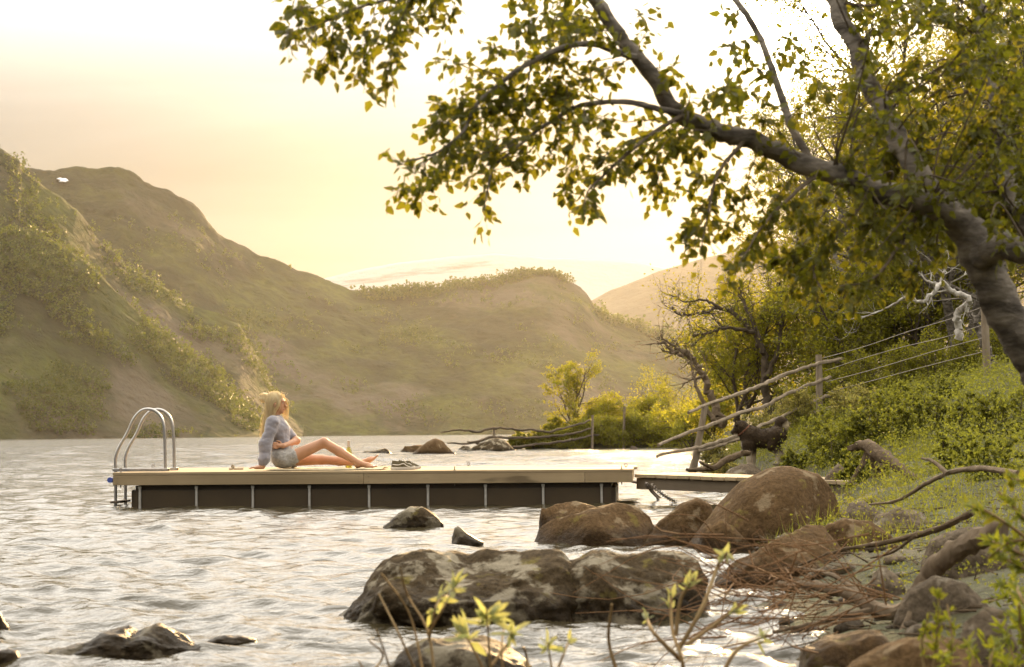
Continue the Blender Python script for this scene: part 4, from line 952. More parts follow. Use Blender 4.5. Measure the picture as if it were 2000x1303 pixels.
rock([(1340, 1070), (1380, 1015), (1410, 980), (1450, 940), (1500, 916), (1545, 912), (1600, 925), (1632, 960), (1650, 1010), (1660, 1070)], 1075, on_w(1075, 1480), 'big smooth round boulder in front of the gangway', M_rockb, 12, sub=6, thick=0.9, rough=0.03, fdepth=0.03, facets=2, cat='boulder')
rock([(1360, 1068), (1375, 1030), (1410, 1015), (1450, 1040), (1480, 1070)], 1078, on_w(1078, 1420) - 0.1, 'low dark rock at the foot of the big round boulder', M_rockb, 13, sub=4)
rock([(1400, 1150), (1440, 1085), (1500, 1045), (1580, 1022), (1615, 1020), (1645, 1060), (1680, 1140)], 1150, 8.9, 'large slab of rock with a sunlit edge above the brushwood', M_rockb, 14, sub=6, rough=0.05, thick=0.9)
rock([(1590, 1110), (1615, 1025), (1650, 1012), (1700, 1018), (1740, 1045), (1765, 1110)], 1115, 9.4, 'dark rock with a hollow below, behind the large slab', M_rockb, 15, sub=5, rough=0.06)
rock([(735, 1330), (780, 1280), (840, 1245), (900, 1228), (950, 1232), (985, 1255), (1040, 1300), (1060, 1335)], 1345, on_w(1345, 880), 'brown rock behind the leafy willow twigs at the very front', M_rock, 16, sub=5, rough=0.05)
rock([(1540, 1320), (1570, 1260), (1620, 1225), (1690, 1215), (1740, 1240), (1780, 1320)], 1335, 5.6, 'brown rock under the tangle of brushwood', M_rockb, 17, sub=5, rough=0.05)
rock([(1640, 1330), (1690, 1280), (1760, 1245), (1830, 1232), (1890, 1240), (1930, 1290), (1960, 1340)], 1345, 4.6, 'wide rounded rock beside the small bright willow shoots', M_rockb, 18, sub=5, rough=0.05)
rock([(1640, 1020), (1660, 985), (1690, 978), (1720, 1000), (1735, 1030)], 1032, 11.2, 'grey stone on the bank right of the big round boulder', M_rockg, 19, sub=4)
rock([(1690, 1045), (1715, 1005), (1760, 992), (1800, 1000), (1840, 1025), (1850, 1060)], 1062, 10.2, 'pale grey bank rock above the hollow rock', M_rockg, 20, sub=5)
rock([(1800, 1120), (1825, 1055), (1880, 1028), (1940, 1030), (1985, 1060), (2010, 1120)], 1130, 7.6, 'pale flat-topped rock under the leaning willow leaves', M_rockg, 21, sub=5)
rock([(1750, 1215), (1775, 1150), (1830, 1125), (1890, 1140), (1930, 1180), (1940, 1220)], 1228, 6.2, 'weathered grey rock below the thick bent driftwood branch', M_rockg, 22, sub=5)
rock([(1860, 1300), (1885, 1215), (1925, 1190), (1965, 1215), (2005, 1290)], 1310, 4.9, 'pointed grey rock among dark leaves by the willow shoots', M_rockg, 23, sub=5, facets=8)
rock([(1690, 1150), (1705, 1115), (1730, 1108), (1760, 1125), (1770, 1152)], 1155, 7.4, 'small grey stone wedged under driftwood roots', M_rockg, 24, sub=4)
rock([(1408, 936), (1425, 915), (1450, 905), (1480, 908), (1500, 922), (1510, 938)], 940, 24.2, 'pale rock under the front paws of the dog', M_rockg, 25, sub=4)
rock([(1608, 940), (1625, 915), (1638, 905), (1655, 918), (1672, 940)], 942, 17.6, 'small pointed stone beside the far end of the gangway', M_rockg, 26, sub=4, facets=7)
rock([(1760, 945), (1775, 915), (1800, 895), (1830, 897), (1860, 920), (1875, 945)], 948, 16.4, 'grey rock in the shrubs behind the driftwood stump', M_rockg, 27, sub=4, facets=7)
rock([(1930, 880), (1945, 850), (1975, 836), (2005, 838), (2030, 870)], 885, 19.0, 'pale stone high on the green bank', M_rockg, 28, sub=4)
# far rocks off the point
rock([(806, 886), (826, 868), (850, 855), (868, 862), (892, 886)], 887, on_w(887, 850), 'pyramid-shaped rock standing in the lake beyond the dock', M_rockb, 31, sub=4, rough=0.04, cat='rock')
rock([(780, 884), (792, 870), (815, 868), (835, 872), (845, 884)], 885, on_w(885, 810) + 1, 'low orange-brown rock beside the pyramid-shaped rock', M_rockb, 32, sub=4)
rock([(696, 886), (710, 880), (735, 880), (750, 876), (768, 880), (772, 886)], 887, on_w(887, 735), 'flat reef of stones just above the water behind the bottle', M_rock, 33, sub=4, rough=0.12)
rock([(893, 880), (905, 870), (917, 872), (922, 880)], 880.5, on_w(880.5, 907), 'tiny stone between the pyramid-shaped rock and the point', M_rock, 34, sub=3)
rock([(910, 882), (935, 866), (965, 855), (985, 860), (1010, 882)], 882, on_w(882, 960), 'sloping rock at the tip of the point by the pole fence', M_rock, 35, sub=4)
rock([(1228, 879), (1233, 871), (1242, 872), (1247, 879)], 879.5, on_w(879.5, 1240) - 1, 'small round stone at the water edge under the far bushes', M_rockg, 36, sub=3)
# loose stones of the near bank, too many and too small to single out
def pebbles():
    g = np.random.default_rng(77); V0, F0 = ico(2); Vs, Fs, n = [], [], 0
    for k in range(420):
        y = g.uniform(2.6, 17) ; s = g.normal(0.15, 0.3); x = float(np.interp(y, SY, SX)) + s; z = float(ground_z(x, y))
        r = 0.008 + 0.05 * g.uniform() ** 3; Q = V0 * (1 + 0.55 * fbm(V0 * 1.1 + k, 3))[:, None] * np.array([1, 1, 0.6]) * r + np.array([x, y, z + r * 0.2]); Vs.append(Q); Fs.append(F0 + n); n += len(Q)
    tag(obj('pebbles', np_mesh('pebbles', np.concatenate(Vs), np.concatenate(Fs)), M_rockg), 'loose pebbles and stones scattered along the water edge', 'pebbles', kind='stuff')
pebbles()

# ================================================================== fences
M_pole = simple('grey_pole', (0.30, 0.245, 0.18), (0.20, 0.155, 0.105), scale=16, rough=0.9, bump=0.4, stretch=(1, 1, 0.2))
M_poled = simple('dark_pole', (0.14, 0.11, 0.08), (0.09, 0.07, 0.05), scale=16, rough=0.9, bump=0.4)
def poly(pp, d0, d1=None, n=24):
    d1 = d0 if d1 is None else d1; xs = [q[0] for q in pp]
    return resample(np.array([P(x, y, d0 + (d1 - d0) * (x - xs[0]) / ((xs[-1] - xs[0]) or 1)) for x, y in pp]), n)
def Z4(L_): return [(1240 + x / 3.833, 620 + y / 3.833) for x, y in L_]
FD0, FD1 = 26.0, 28.5
F1 = empty('pole_fence', P(1353, 920, FD0), 'grey pole fence climbing the bank out of the water behind the dog', 'fence')
def add_w(mb, nm, mat, par):
    o = mb.build(nm, mat, par); o.matrix_parent_inverse = Matrix.Translation(-par.location); return o
fd = lambda x: FD0 + (FD1 - FD0) * (x - 1370) / 230.0
pp = [P(1377, 793, FD0), P(1365, 860, FD0), P(1350, 935, FD0)]; add_w(MB().tube(resample(np.array(pp), 8), [0.042, 0.055], 9, lump=0.04), 'post', M_pole, F1)
pp = [P(1599, 693, FD1), P(1600, 770, FD1), P(1601, 880, FD1)]; add_w(MB().tube(resample(np.array(pp), 8), [0.05, 0.058], 9, lump=0.04), 'post', M_pole, F1)
for i, rl in enumerate(([(400, 715), (530, 655), (700, 600), (900, 530), (1100, 440), (1250, 385), (1400, 340), (1550, 315)],
           [(175, 960), (330, 890), (500, 830), (700, 750), (850, 695), (980, 660), (1080, 600), (1200, 545), (1330, 495), (1460, 450)],
           [(165, 1040), (300, 1005), (440, 985), (600, 940), (770, 890), (900, 830), (1050, 770), (1200, 690), (1380, 610), (1520, 555)],
           [(460, 1000), (620, 960), (780, 912), (950, 860), (1150, 800), (1300, 735), (1400, 700), (1530, 655)])):
    q = Z4(rl); pts = resample(np.array([P(x, y, fd(x) - 0.07) for x, y in q]), 40); pts += np.random.default_rng(i).normal(0, 0.007, pts.shape)
    add_w(MB().tube(pts, [0.021, 0.028, 0.030, 0.025, 0.029], 8, lump=0.07, seed=i), 'rail', M_pole, F1)
F2 = empty('pole_fence', P(965, 880, 80), 'old crooked pole fence wading into the lake at the far point', 'fence')
def Z3(L_): return [(820 + x / 3.03, 800 + y / 3.03) for x, y in L_]
for pl, d in (([(440, 103), (438, 170), (434, 260)], 78), ([(1022, 33), (1021, 140), (1020, 250)], 80), ([(1212, -18), (1208, 120), (1204, 245)], 81)):
    add_w(MB().tube(resample(np.array([P(x, y, d) for x, y in Z3(pl)]), 6), 0.055, 7), 'post', M_pole, F2)
for i, rl in enumerate(([(125, 133), (220, 123), (330, 130), (440, 112), (530, 112), (600, 120), (680, 118), (740, 132), (870, 105), (1010, 65)], [(165, 197), (260, 200), (330, 192), (430, 165), (560, 165), (760, 160), (870, 150), (1015, 112)],
                        [(430, 210), (560, 222), (700, 205), (800, 196), (900, 180), (1050, 150)], [(280, 190), (400, 208), (500, 215), (600, 226)], [(270, 240), (400, 236), (480, 238), (580, 238)])):
    q = Z3(rl); pts = resample(np.array([P(x, y, 78 + (x - 960) / 190 * 2 - 0.09) for x, y in q]), 40); pts += np.random.default_rng(i + 9).normal(0, 0.018, pts.shape)
    add_w(MB().tube(pts, [0.03, 0.06, 0.05, 0.055, 0.04], 7, lump=0.1, seed=i), 'rail', M_poled, F2)
F3 = empty('wire_fence', P(1927, 735, 24), 'single grey post with thin wires on the green slope by the birch trunk', 'fence')
add_w(MB().tube(resample(np.array([P(1922, 585, 24), P(1925, 660, 24), P(1929, 760, 24)]), 8), [0.048, 0.052], 9, lump=0.03), 'post', M_pole, F3)
def Z8(L_): return [(1280 + x / 2.606, 460 + y / 2.606) for x, y in L_]
for wl in ([(850, 625), (1050, 570), (1300, 485), (1500, 425), (1665, 365)], [(860, 690), (1010, 640), (1250, 570), (1500, 510), (1668, 455)], [(870, 745), (1080, 690), (1300, 625), (1450, 580), (1672, 520)], [(870, 800), (1100, 740), (1400, 660), (1676, 590)]):
    q = Z8(wl); pts = resample(np.array([P(x, y, 28.5 + (x - 1600) / 325 * -4.5) for x, y in q]), 30)
    add_w(MB().tube(pts, 0.0045, 4), 'wire', M_steel, F3)

# ================================================================== driftwood
M_drift = simple('driftwood', (0.13, 0.095, 0.062), (0.20, 0.15, 0.10), scale=18, rough=0.85, bump=0.6, stretch=(1, 1, 0.3))
M_drift2 = simple('dark_driftwood', (0.085, 0.058, 0.035), (0.13, 0.092, 0.055), scale=18, rough=0.85, bump=0.6)
def drift(pp, d0, d1, rad, label, mat=M_drift, branches=(), seed=0, cat='driftwood', name='driftwood'):
    pts = poly(pp, d0, d1, max(12, len(pp) * 5)); base_ = Vector(pts[0]); g_ = np.random.default_rng(seed)
    o = empty(name, base_, label, cat); pts = pts + g_.normal(0, np.mean(rad) * 0.12, pts.shape)
    add_w(MB().tube(pts, rad, 12, lump=0.11, seed=seed), 'stem', mat, o)
    for bp, e0, e1, br in branches:
        add_w(MB().tube(poly(bp, e0, e1, 14) + g_.normal(0, np.mean(br) * 0.1, (14, 3)), br, 8, lump=0.06), 'branch', mat, o)
    return o
drift([(1340, 918), (1372, 917), (1395, 914), (1420, 898), (1445, 888), (1462, 884)], 23.2, 24.0, [0.018, 0.035, 0.042, 0.04], 'forked driftwood log lying at the feet of the dog', M_drift2, [([(1392, 914), (1378, 908), (1366, 902)], 23.3, 23.2, [0.028, 0.016])], 3)
st = drift([(1660, 877), (1690, 869), (1715, 884), (1745, 905), (1790, 935), (1840, 955), (1880, 975)], 15.6, 13.6, [0.026, 0.05, 0.052, 0.036, 0.022, 0.016, 0.012], 'weathered driftwood stump with a beak-like snag on the bank', M_drift2, [([(1697, 880), (1685, 905), (1672, 925), (1662, 945)], 15.4, 15.2, [0.032, 0.02, 0.018]), ([(1708, 885), (1714, 915), (1712, 945)], 15.5, 15.5, [0.05, 0.06, 0.075])], 4, 'stump')
drift([(1990, 925), (1900, 915), (1850, 925), (1800, 950), (1760, 975), (1700, 985)], 9.0, 10.5, [0.016, 0.014, 0.011, 0.006], 'long thin dead branch lying over the bank rocks', M_drift, [([(1850, 925), (1820, 900), (1800, 895)], 9.6, 9.8, [0.014, 0.006])], 5)
drift([(1960, 1030), (1880, 1070), (1820, 1115), (1790, 1165), (1760, 1195), (1720, 1190), (1660, 1160), (1600, 1145), (1520, 1142)], 6.2, 6.9, [0.035, 0.036, 0.032, 0.026, 0.018, 0.012], 'thick bent driftwood branch sprawling over the near rocks', M_drift,
      [([(1720, 1190), (1640, 1205), (1560, 1225), (1510, 1235)], 6.6, 6.5, [0.014, 0.006]), ([(1790, 1165), (1760, 1240), (1700, 1265), (1640, 1262)], 6.3, 5.9, [0.014, 0.006]), ([(1700, 1180), (1640, 1130), (1560, 1108)], 6.7, 7.1, [0.013, 0.005])], 6)
drift([(1900, 1000), (1840, 1030), (1790, 1045), (1730, 1060), (1640, 1075), (1560, 1105)], 7.8, 8.6, [0.014, 0.013, 0.009, 0.005], 'slender bare branch arching over the hollow rock', M_drift2, [([(1790, 1045), (1740, 1080), (1700, 1090)], 8.0, 8.2, [0.008, 0.004])], 7)
# brushwood: a tangle of fine dead twigs
def brush():
    g_ = np.random.default_rng(12); Vs, Fs, n = [], [], 0
    for k in range(140):
        px = g_.uniform(1380, 1790); py = 1160 + g_.normal(0, 62) + (px - 1550) * 0.05; d = 6.3 + g_.normal(0, 0.45); a = g_.normal(math.pi, 0.45); ln = g_.uniform(0.12, 0.5)
        p0 = np.array(P(px, py, d)); v = np.array((math.cos(a), g_.normal(0, 0.5), math.sin(a) * 0.6 + g_.normal(0, 0.12))); p1 = p0 + v * ln * 0.5 + g_.normal(0, 0.05, 3); p2 = p1 + v * ln * 0.5 + g_.normal(0, 0.09, 3)
        V, F = tube_np(resample(np.array([p0, p1, p2]), 7), [g_.uniform(0.0014, 0.0034), 0.0009], 4, cap=False); Vs.append(V); Fs.append(np.array(F) + n); n += len(V)
    tag(obj('brushwood', np_mesh('brushwood', np.concatenate(Vs), np.concatenate(Fs)), simple('red_twigs', (0.15, 0.08, 0.035), (0.22, 0.12, 0.055), scale=20)), 'tangle of fine reddish dead twigs over the near rocks', 'brushwood', kind='stuff')
brush()
def litter():
    g_ = np.random.default_rng(14); Vs, Fs, n = [], [], 0
    for k in range(900):
        y = g_.uniform(3.2, 13); x = float(np.interp(y, SY, SX)) + abs(g_.normal(0.1, 0.8)); z = float(ground_z(x, y)) + 0.008; a = g_.uniform(0, 6.28); ln = g_.uniform(0.03, 0.22)
        p0 = np.array((x, y, z)); v = np.array((math.cos(a), math.sin(a), g_.normal(0.05, 0.12))) * ln; p1 = p0 + v * 0.5 + g_.normal(0, ln * 0.1, 3); p2 = p0 + v
        p1[2] = max(p1[2], z); V, F = tube_np(np.array([p0, p1, p2]), [g_.uniform(0.0015, 0.005), 0.0012], 4, cap=False); Vs.append(V); Fs.append(np.array(F) + n); n += len(V)
    tag(obj('fallen_twigs', np_mesh('fallen_twigs', np.concatenate(Vs), np.concatenate(Fs)), M_drift2), 'scatter of short fallen twigs on the near bank', 'twigs', kind='stuff')
litter()
# ================================================================== trees and bushes
M_bark = simple('birch_bark', (0.22, 0.19, 0.155), (0.06, 0.05, 0.04), scale=9, rough=0.85, bump=0.5, bscale=30, stretch=(1, 1, 2.5))
M_barkw = simple('white_bark', (0.55, 0.52, 0.47), (0.26, 0.23, 0.19), scale=12, rough=0.8, bump=0.3)
M_barkd = simple('dark_bark', (0.085, 0.065, 0.045), (0.13, 0.10, 0.07), scale=14, rough=0.9, bump=0.5)
M_dead = simple('dead_wood', (0.20, 0.15, 0.10), (0.13, 0.095, 0.06), scale=14, rough=0.9, bump=0.4)
ML_fg = leafmat('birch_leaf', (0.055, 0.060, 0.010), (0.085, 0.085, 0.014), trans=0.45, tcol=(0.25, 0.24, 0.014))
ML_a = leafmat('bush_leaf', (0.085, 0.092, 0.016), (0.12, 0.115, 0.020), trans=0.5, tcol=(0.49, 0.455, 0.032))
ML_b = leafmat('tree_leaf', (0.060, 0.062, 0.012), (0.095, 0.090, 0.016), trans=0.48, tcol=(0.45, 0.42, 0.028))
ML_c = leafmat('willow_leaf', (0.12, 0.125, 0.045), (0.17, 0.165, 0.06), trans=0.5, tcol=(0.62, 0.52, 0.12))
ML_d = leafmat('ground_leaf', (0.070, 0.085, 0.020), (0.12, 0.12, 0.028), trans=0.5, tcol=(0.44, 0.42, 0.04))

LEAF = np.array([(0, 0, 0), (0.30, 0.36, 0.03), (0.42, 0.0, -0.03), (0.30, -0.36, 0.03), (0.78, 0.20, 0.02), (0.78, -0.20, 0.02), (1.05, 0, -0.05)])
LEAF_F = np.array([(0, 2, 1), (0, 3, 2), (1, 2, 4), (3, 5, 2), (2, 6, 4), (2, 5, 6)])
def leaves_np(pos, dirs, size, g, droop=0.5, shape=None, roll=True):
    """rounded pointed leaves: base at pos, pointing along dirs"""
    n = len(pos); S = LEAF if shape is None else shape; d = dirs + np.array([0, 0, -droop]); d /= np.linalg.norm(d, axis=1)[:, None] + 1e-9
    u = np.cross(d, g.normal(size=(n, 3))); u /= np.linalg.norm(u, axis=1)[:, None] + 1e-9; w = np.cross(d, u)
    V = pos[:, None] + size[:, None, None] * (S[None, :, 0:1] * d[:, None] + S[None, :, 1:2] * u[:, None] + S[None, :, 2:3] * w[:, None])
    F = LEAF_F[None] + (np.arange(n) * len(S))[:, None, None]
    return V.reshape(-1, 3), F.reshape(-1, 3)
def lf_quads(pos, size, g, asp=0.55):
    n = len(pos); u = g.normal(size=(n, 3)); u /= np.linalg.norm(u, axis=1)[:, None]; w = np.cross(u, g.normal(size=(n, 3))); w /= np.linalg.norm(w, axis=1)[:, None] + 1e-9
    u = u * size[:, None] * 0.5; w = w * size[:, None] * 0.5 * asp
    return np.stack([pos - u, pos - w, pos + u, pos + w], 1).reshape(-1, 3), np.arange(4 * n).reshape(-1, 4)

def grow(base, height, spread, stems, g, levels=3, lean=(0, 0), kink=0.18, r0=0.04, upk=0.25, first=0.25, nb=6):
    """returns branch polylines [(pts, r0, r1, level)]; own recursive branching"""
    out = []
    def br(p, v, ln, r, lv):
        n = 9 if lv == 0 else 6; pts = [p]; vv = v.copy(); st = ln / (n - 1)
        for i in range(n - 1):
            vv = vv + g.normal(0, kink, 3) + np.array([0, 0, upk * (0.35 if lv == 0 else 0.22)]); vv /= np.linalg.norm(vv); pts.append(pts[-1] + vv * st)
        pts = np.array(pts); out.append((pts, r, r * 0.35, lv))
        if lv < levels:
            m_ = nb if lv == 0 else max(3, nb - 1 - lv)
            for i in range(m_):
                t = first + (0.98 - first) * (i + g.uniform(0.1, 0.9)) / m_ if lv == 0 else g.uniform(0.25, 1.0)
                k = t * (n - 1); a = int(min(k, n - 2)); q = pts[a] + (pts[a+1] - pts[a]) * (k - a); dirn = pts[a+1] - pts[a]; dirn /= np.linalg.norm(dirn)
                sd = g.normal(size=3); sd -= dirn * (sd @ dirn); sd /= np.linalg.norm(sd); an = g.uniform(0.5, 1.05); nv = dirn * math.cos(an) + sd * math.sin(an); nv[0] *= spread; nv[1] *= spread; nv /= np.linalg.norm(nv)
                br(q, nv, ln * g.uniform(0.36, 0.58) * (1.05 - 0.45 * t if lv == 0 else 0.9), r * (0.55 if lv == 0 else 0.5) * (1 - 0.4 * t), lv + 1)
    for s in range(stems):
        v = np.array([lean[0] + g.normal(0, 0.18) * (stems > 1), lean[1] + g.normal(0, 0.18) * (stems > 1), 1.0]); v /= np.linalg.norm(v)
        br(np.array(base, float) + (np.array([g.normal(0, 0.08), g.normal(0, 0.08), -0.1]) if stems > 1 else np.array([0, 0, -0.1])), v, height * (g.uniform(0.75, 1.0) if stems > 1 else 1.0), r0 * (0.8 if stems > 1 else 1), 0)
    return out
def tree(name, px, py, d, hpx, label, cat, seed, stems=1, leafmat_=None, bark=None, spread=1.0, levels=3, nleaf=3500, leaf=0.05, lean=(0, 0), nb=6, first=0.25, group=None, kink=0.18, clump=0.10, r0=None, foliage=True, flat=1.0):
    g = np.random.default_rng(seed); p = P(px, py, d); h = hpx / FPX * d
    br = grow((0, 0, 0), h, spread, stems, g, levels, lean, kink, r0 or h * 0.016, nb=nb, first=first)
    # scale so the drawn height is the real height
    top = max(q[0][:, 2].max() for q in br); k = h / max(top, 1e-3)
    o = empty(name, p, label, cat, group)
    trunk = MB(); twig = MB()
    for pts, a, b, lv in br:
        pts = pts * np.array([1, 1, k]); (trunk if lv == 0 else twig).tube(pts, [max(a, 0.003), max(b, 0.002)], 8 if lv == 0 else 4, cap=lv == 0)
    t0 = trunk.build('trunk', bark or M_barkd, o); 
    if twig.n: twig.build('branches', bark or M_barkd, o)
    if foliage and nleaf:
        tips = [q for q in br if q[3] >= max(1, levels - 1)] or br; wts = np.array([np.linalg.norm(q[0][-1] - q[0][0]) for q in tips]); wts /= wts.sum()
        idx = g.choice(len(tips), nleaf, p=wts); t = g.uniform(0.15, 1.05, nleaf); A = np.array([q[0] for q in tips if len(q[0]) == 6] or [q[0][:6] for q in tips])
        tips6 = [q[0] if len(q[0]) == 6 else resample(q[0], 6) for q in tips]; A = np.array(tips6)
        kk = np.clip(t, 0, 0.9999) * 5; a_ = kk.astype(int); f_ = (kk - a_)[:, None]; pos = A[idx, a_] * (1 - f_) + A[idx, np.minimum(a_ + 1, 5)] * f_
        pos = pos * np.array([1, 1, k]) + g.normal(0, clump, (nleaf, 3)) * h * np.array([0.32, 0.32, 0.22 * flat])
        V, F = lf_quads(pos, leaf * g.uniform(0.6, 1.3, nleaf), g, 0.62)
        obj('crown', np_mesh('crown', V, F, False), leafmat_ or ML_b, o)
    return o
gz = lambda x, y: float(ground_z(x, y))
for px_, py_, hp_, lb_ in ((567, 529, 13, 'tiny lone tree on the skyline of the mountain shoulder'), (686, 567, 9, 'tiny bare tree on the skyline where the shoulder meets the wooded hill')):
    tree('birch_tree', px_, py_, 1290, hp_, lb_, 'tree', 500 + px_, nleaf=220, leaf=0.7, clump=0.06, levels=2, r0=0.1)
# ---- far point: small birch and bushes (82 to 90 m off)
tree('birch_tree', 1122, 845, 84, 162, 'small slender birch standing alone on the far point', 'tree', 101, stems=3, leafmat_=ML_a, spread=1.0, nleaf=5000, leaf=0.09, clump=0.055, nb=8, first=0.15, lean=(-0.12, 0), flat=0.6)
for i, (px, py, hp, d, lb, lm) in enumerate([
        (1015, 872, 30, 83, 'low willow bush at the very tip of the far point', ML_a), (1075, 874, 58, 84, 'round bush under the lone slender birch on the point', ML_a), (1150, 876, 88, 84, 'bright bush right of the lone slender birch on the point', ML_a),
        (1200, 877, 110, 85, 'spreading bush between the two upright posts of the far fence', ML_a), (1255, 877, 122, 86, 'tall thin-topped bush behind the far fence post', ML_b), (1310, 877, 158, 88, 'leafy young tree with dark crown at the head of the bay', ML_b),
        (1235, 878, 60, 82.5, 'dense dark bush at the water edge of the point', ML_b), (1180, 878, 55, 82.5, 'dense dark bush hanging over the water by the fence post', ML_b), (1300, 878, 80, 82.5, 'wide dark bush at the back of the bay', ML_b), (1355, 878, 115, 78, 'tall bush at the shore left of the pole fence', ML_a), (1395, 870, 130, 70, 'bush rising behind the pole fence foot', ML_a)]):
    tree('bush', px, py, d, hp, lb, 'bush', 120 + i, stems=6, leafmat_=lm, spread=1.3, nleaf=7000 if hp > 50 else 3000, leaf=0.10, clump=0.15, nb=6, first=0.08, r0=0.04, group='bushes of the far point').location.z += 0
for i, px in enumerate((1010, 1040, 1072, 1105, 1140, 1176, 1212, 1250, 1288, 1325, 1362)):
    X_ = (px - 1000) / FPX * 81.5; d_ = 80 + (8 - X_) / 7.4 * 2.5 + 0.35; hp_ = (22, 30, 36, 44, 60, 66, 72, 76, 82, 86, 92)[i]
    tree('bush', px, 876, d_, hp_, ('low waterside willow at the far point, number %d bush counted from the rocky tip' % (i + 1)).replace('number %d bush' % (i + 1), ('first', 'second', 'third', 'fourth', 'fifth', 'sixth', 'seventh', 'eighth', 'ninth', 'tenth', 'eleventh')[i] + ' bush'), 'bush', 160 + i, stems=8, leafmat_=ML_a if i % 2 else ML_b, spread=1.7, nleaf=4500, leaf=0.09, clump=0.17, nb=6, first=0.03, r0=0.03, group='waterside bushes of the far point')
def lined_tree(name, d, lines, label, cat, bark, leafs=None, nleaf=0, leaf=0.05, clump=0.1, seed=0, twigs=0, twl=0.5):
    """a tree drawn from its limbs: lines = [(pixel polyline, r0, r1, depth shift at the tip)]"""
    g = np.random.default_rng(seed); b0 = P(*lines[0][0][0], d); o = empty(name, b0, label, cat); allp = []
    for k, (pl, r0, r1, dz_) in enumerate(lines):
        n = max(8, len(pl) * 5); pts = resample(np.array([P(x, y, d + dz_ * i / max(1, len(pl) - 1)) for i, (x, y) in enumerate(pl)]), n); pts = pts + g.normal(0, r0 * 0.25, pts.shape); allp.append((pts, r1))
        add_w(MB().tube(pts, [r0, r1], 10 if k == 0 else 7, lump=0.05, seed=k), 'trunk' if k == 0 else 'limb', bark, o)
    tips = []
    if twigs:
        mb = MB()
        for k in range(twigs):
            pts, r1 = allp[g.integers(len(allp))]; a = g.integers(len(pts) // 3, len(pts) - 1); T = pts[a+1] - pts[a] if a + 1 < len(pts) else pts[a] - pts[a-1]; T /= np.linalg.norm(T) + 1e-9
            v = T * 0.8 + g.normal(0, 0.55, 3) + np.array([0, 0, 0.15]); q = [pts[a]]; L_ = twl * g.uniform(0.4, 1.1)
            for i in range(6): v = v + g.normal(0, 0.28, 3); v /= np.linalg.norm(v); q.append(q[-1] + v * L_ / 6)
            q = np.array(q); tips.append(q); mb.tube(q, [r1 * 0.8, r1 * 0.2], 4, cap=False)
            for j in range(2):
                b = g.integers(1, 6); v2 = v + g.normal(0, 0.7, 3); v2 /= np.linalg.norm(v2); q2 = np.array([q[b] + v2 * L_ * 0.4 * s + g.normal(0, 0.01, 3) * s for s in np.linspace(0, 1, 4)]); tips.append(q2); mb.tube(q2, [r1 * 0.4, r1 * 0.15], 3, cap=False)
        tw_ = add_w(mb, 'twigs', bark, o); tw_['kind'] = 'stuff'
    if nleaf:
        pos = np.array([tips[i][g.integers(len(tips[i]))] for i in g.integers(len(tips), size=nleaf)]) + g.normal(0, clump, (nleaf, 3))
        V, F = lf_quads(pos - np.array(b0), leaf * g.uniform(0.6, 1.3, nleaf), g, 0.62); obj('crown', np_mesh('crown', V, F, False), leafs, o)
    return o
lined_tree('dead_tree', 33, [([(1410, 830), (1394, 790), (1376, 735), (1350, 700), (1328, 690), (1310, 683), (1298, 672), (1282, 664)], 0.085, 0.018, 0.6), ([(1352, 702), (1340, 685), (1312, 690), (1290, 684)], 0.04, 0.012, 0), ([(1345, 695), (1322, 680), (1305, 668), (1290, 655)], 0.04, 0.01, 0), ([(1376, 735), (1350, 742), (1335, 750)], 0.03, 0.01, 0)],
           'bare leaning dead tree with broken dark limbs over the bay', 'tree', M_dead, twigs=26, twl=0.8, seed=3)
lined_tree('dead_tree', 32.5, [([(1400, 830), (1374, 785), (1358, 745), (1352, 725), (1350, 695)], 0.05, 0.014, 0.3), ([(1356, 735), (1362, 725), (1360, 715)], 0.025, 0.01, 0)], 'thin bare dead stem beside the leaning dead tree', 'tree', M_dead, twigs=8, twl=0.5, seed=5)
# bare spreading limbs reaching left of the thicket
lined_tree('half_bare_birch', 35, [([(1500, 820), (1495, 740), (1490, 690), (1470, 650), (1440, 615), (1405, 600), (1370, 610), (1335, 615), (1310, 600)], 0.09, 0.012, 0.5), ([(1490, 690), (1475, 640), (1455, 600), (1440, 570), (1420, 550)], 0.06, 0.014, 0.8), ([(1470, 650), (1420, 640), (1385, 650), (1350, 660)], 0.045, 0.01, -0.5), ([(1405, 600), (1370, 585), (1340, 590), (1308, 575)], 0.03, 0.006, 0.2), ([(1495, 740), (1520, 680), (1530, 620), (1520, 560)], 0.06, 0.015, 0.5)],
           'birch with bare crooked limbs spreading towards the lake', 'tree', M_barkd, leafs=ML_b, nleaf=1800, leaf=0.055, clump=0.13, seed=6, twigs=150, twl=0.75)
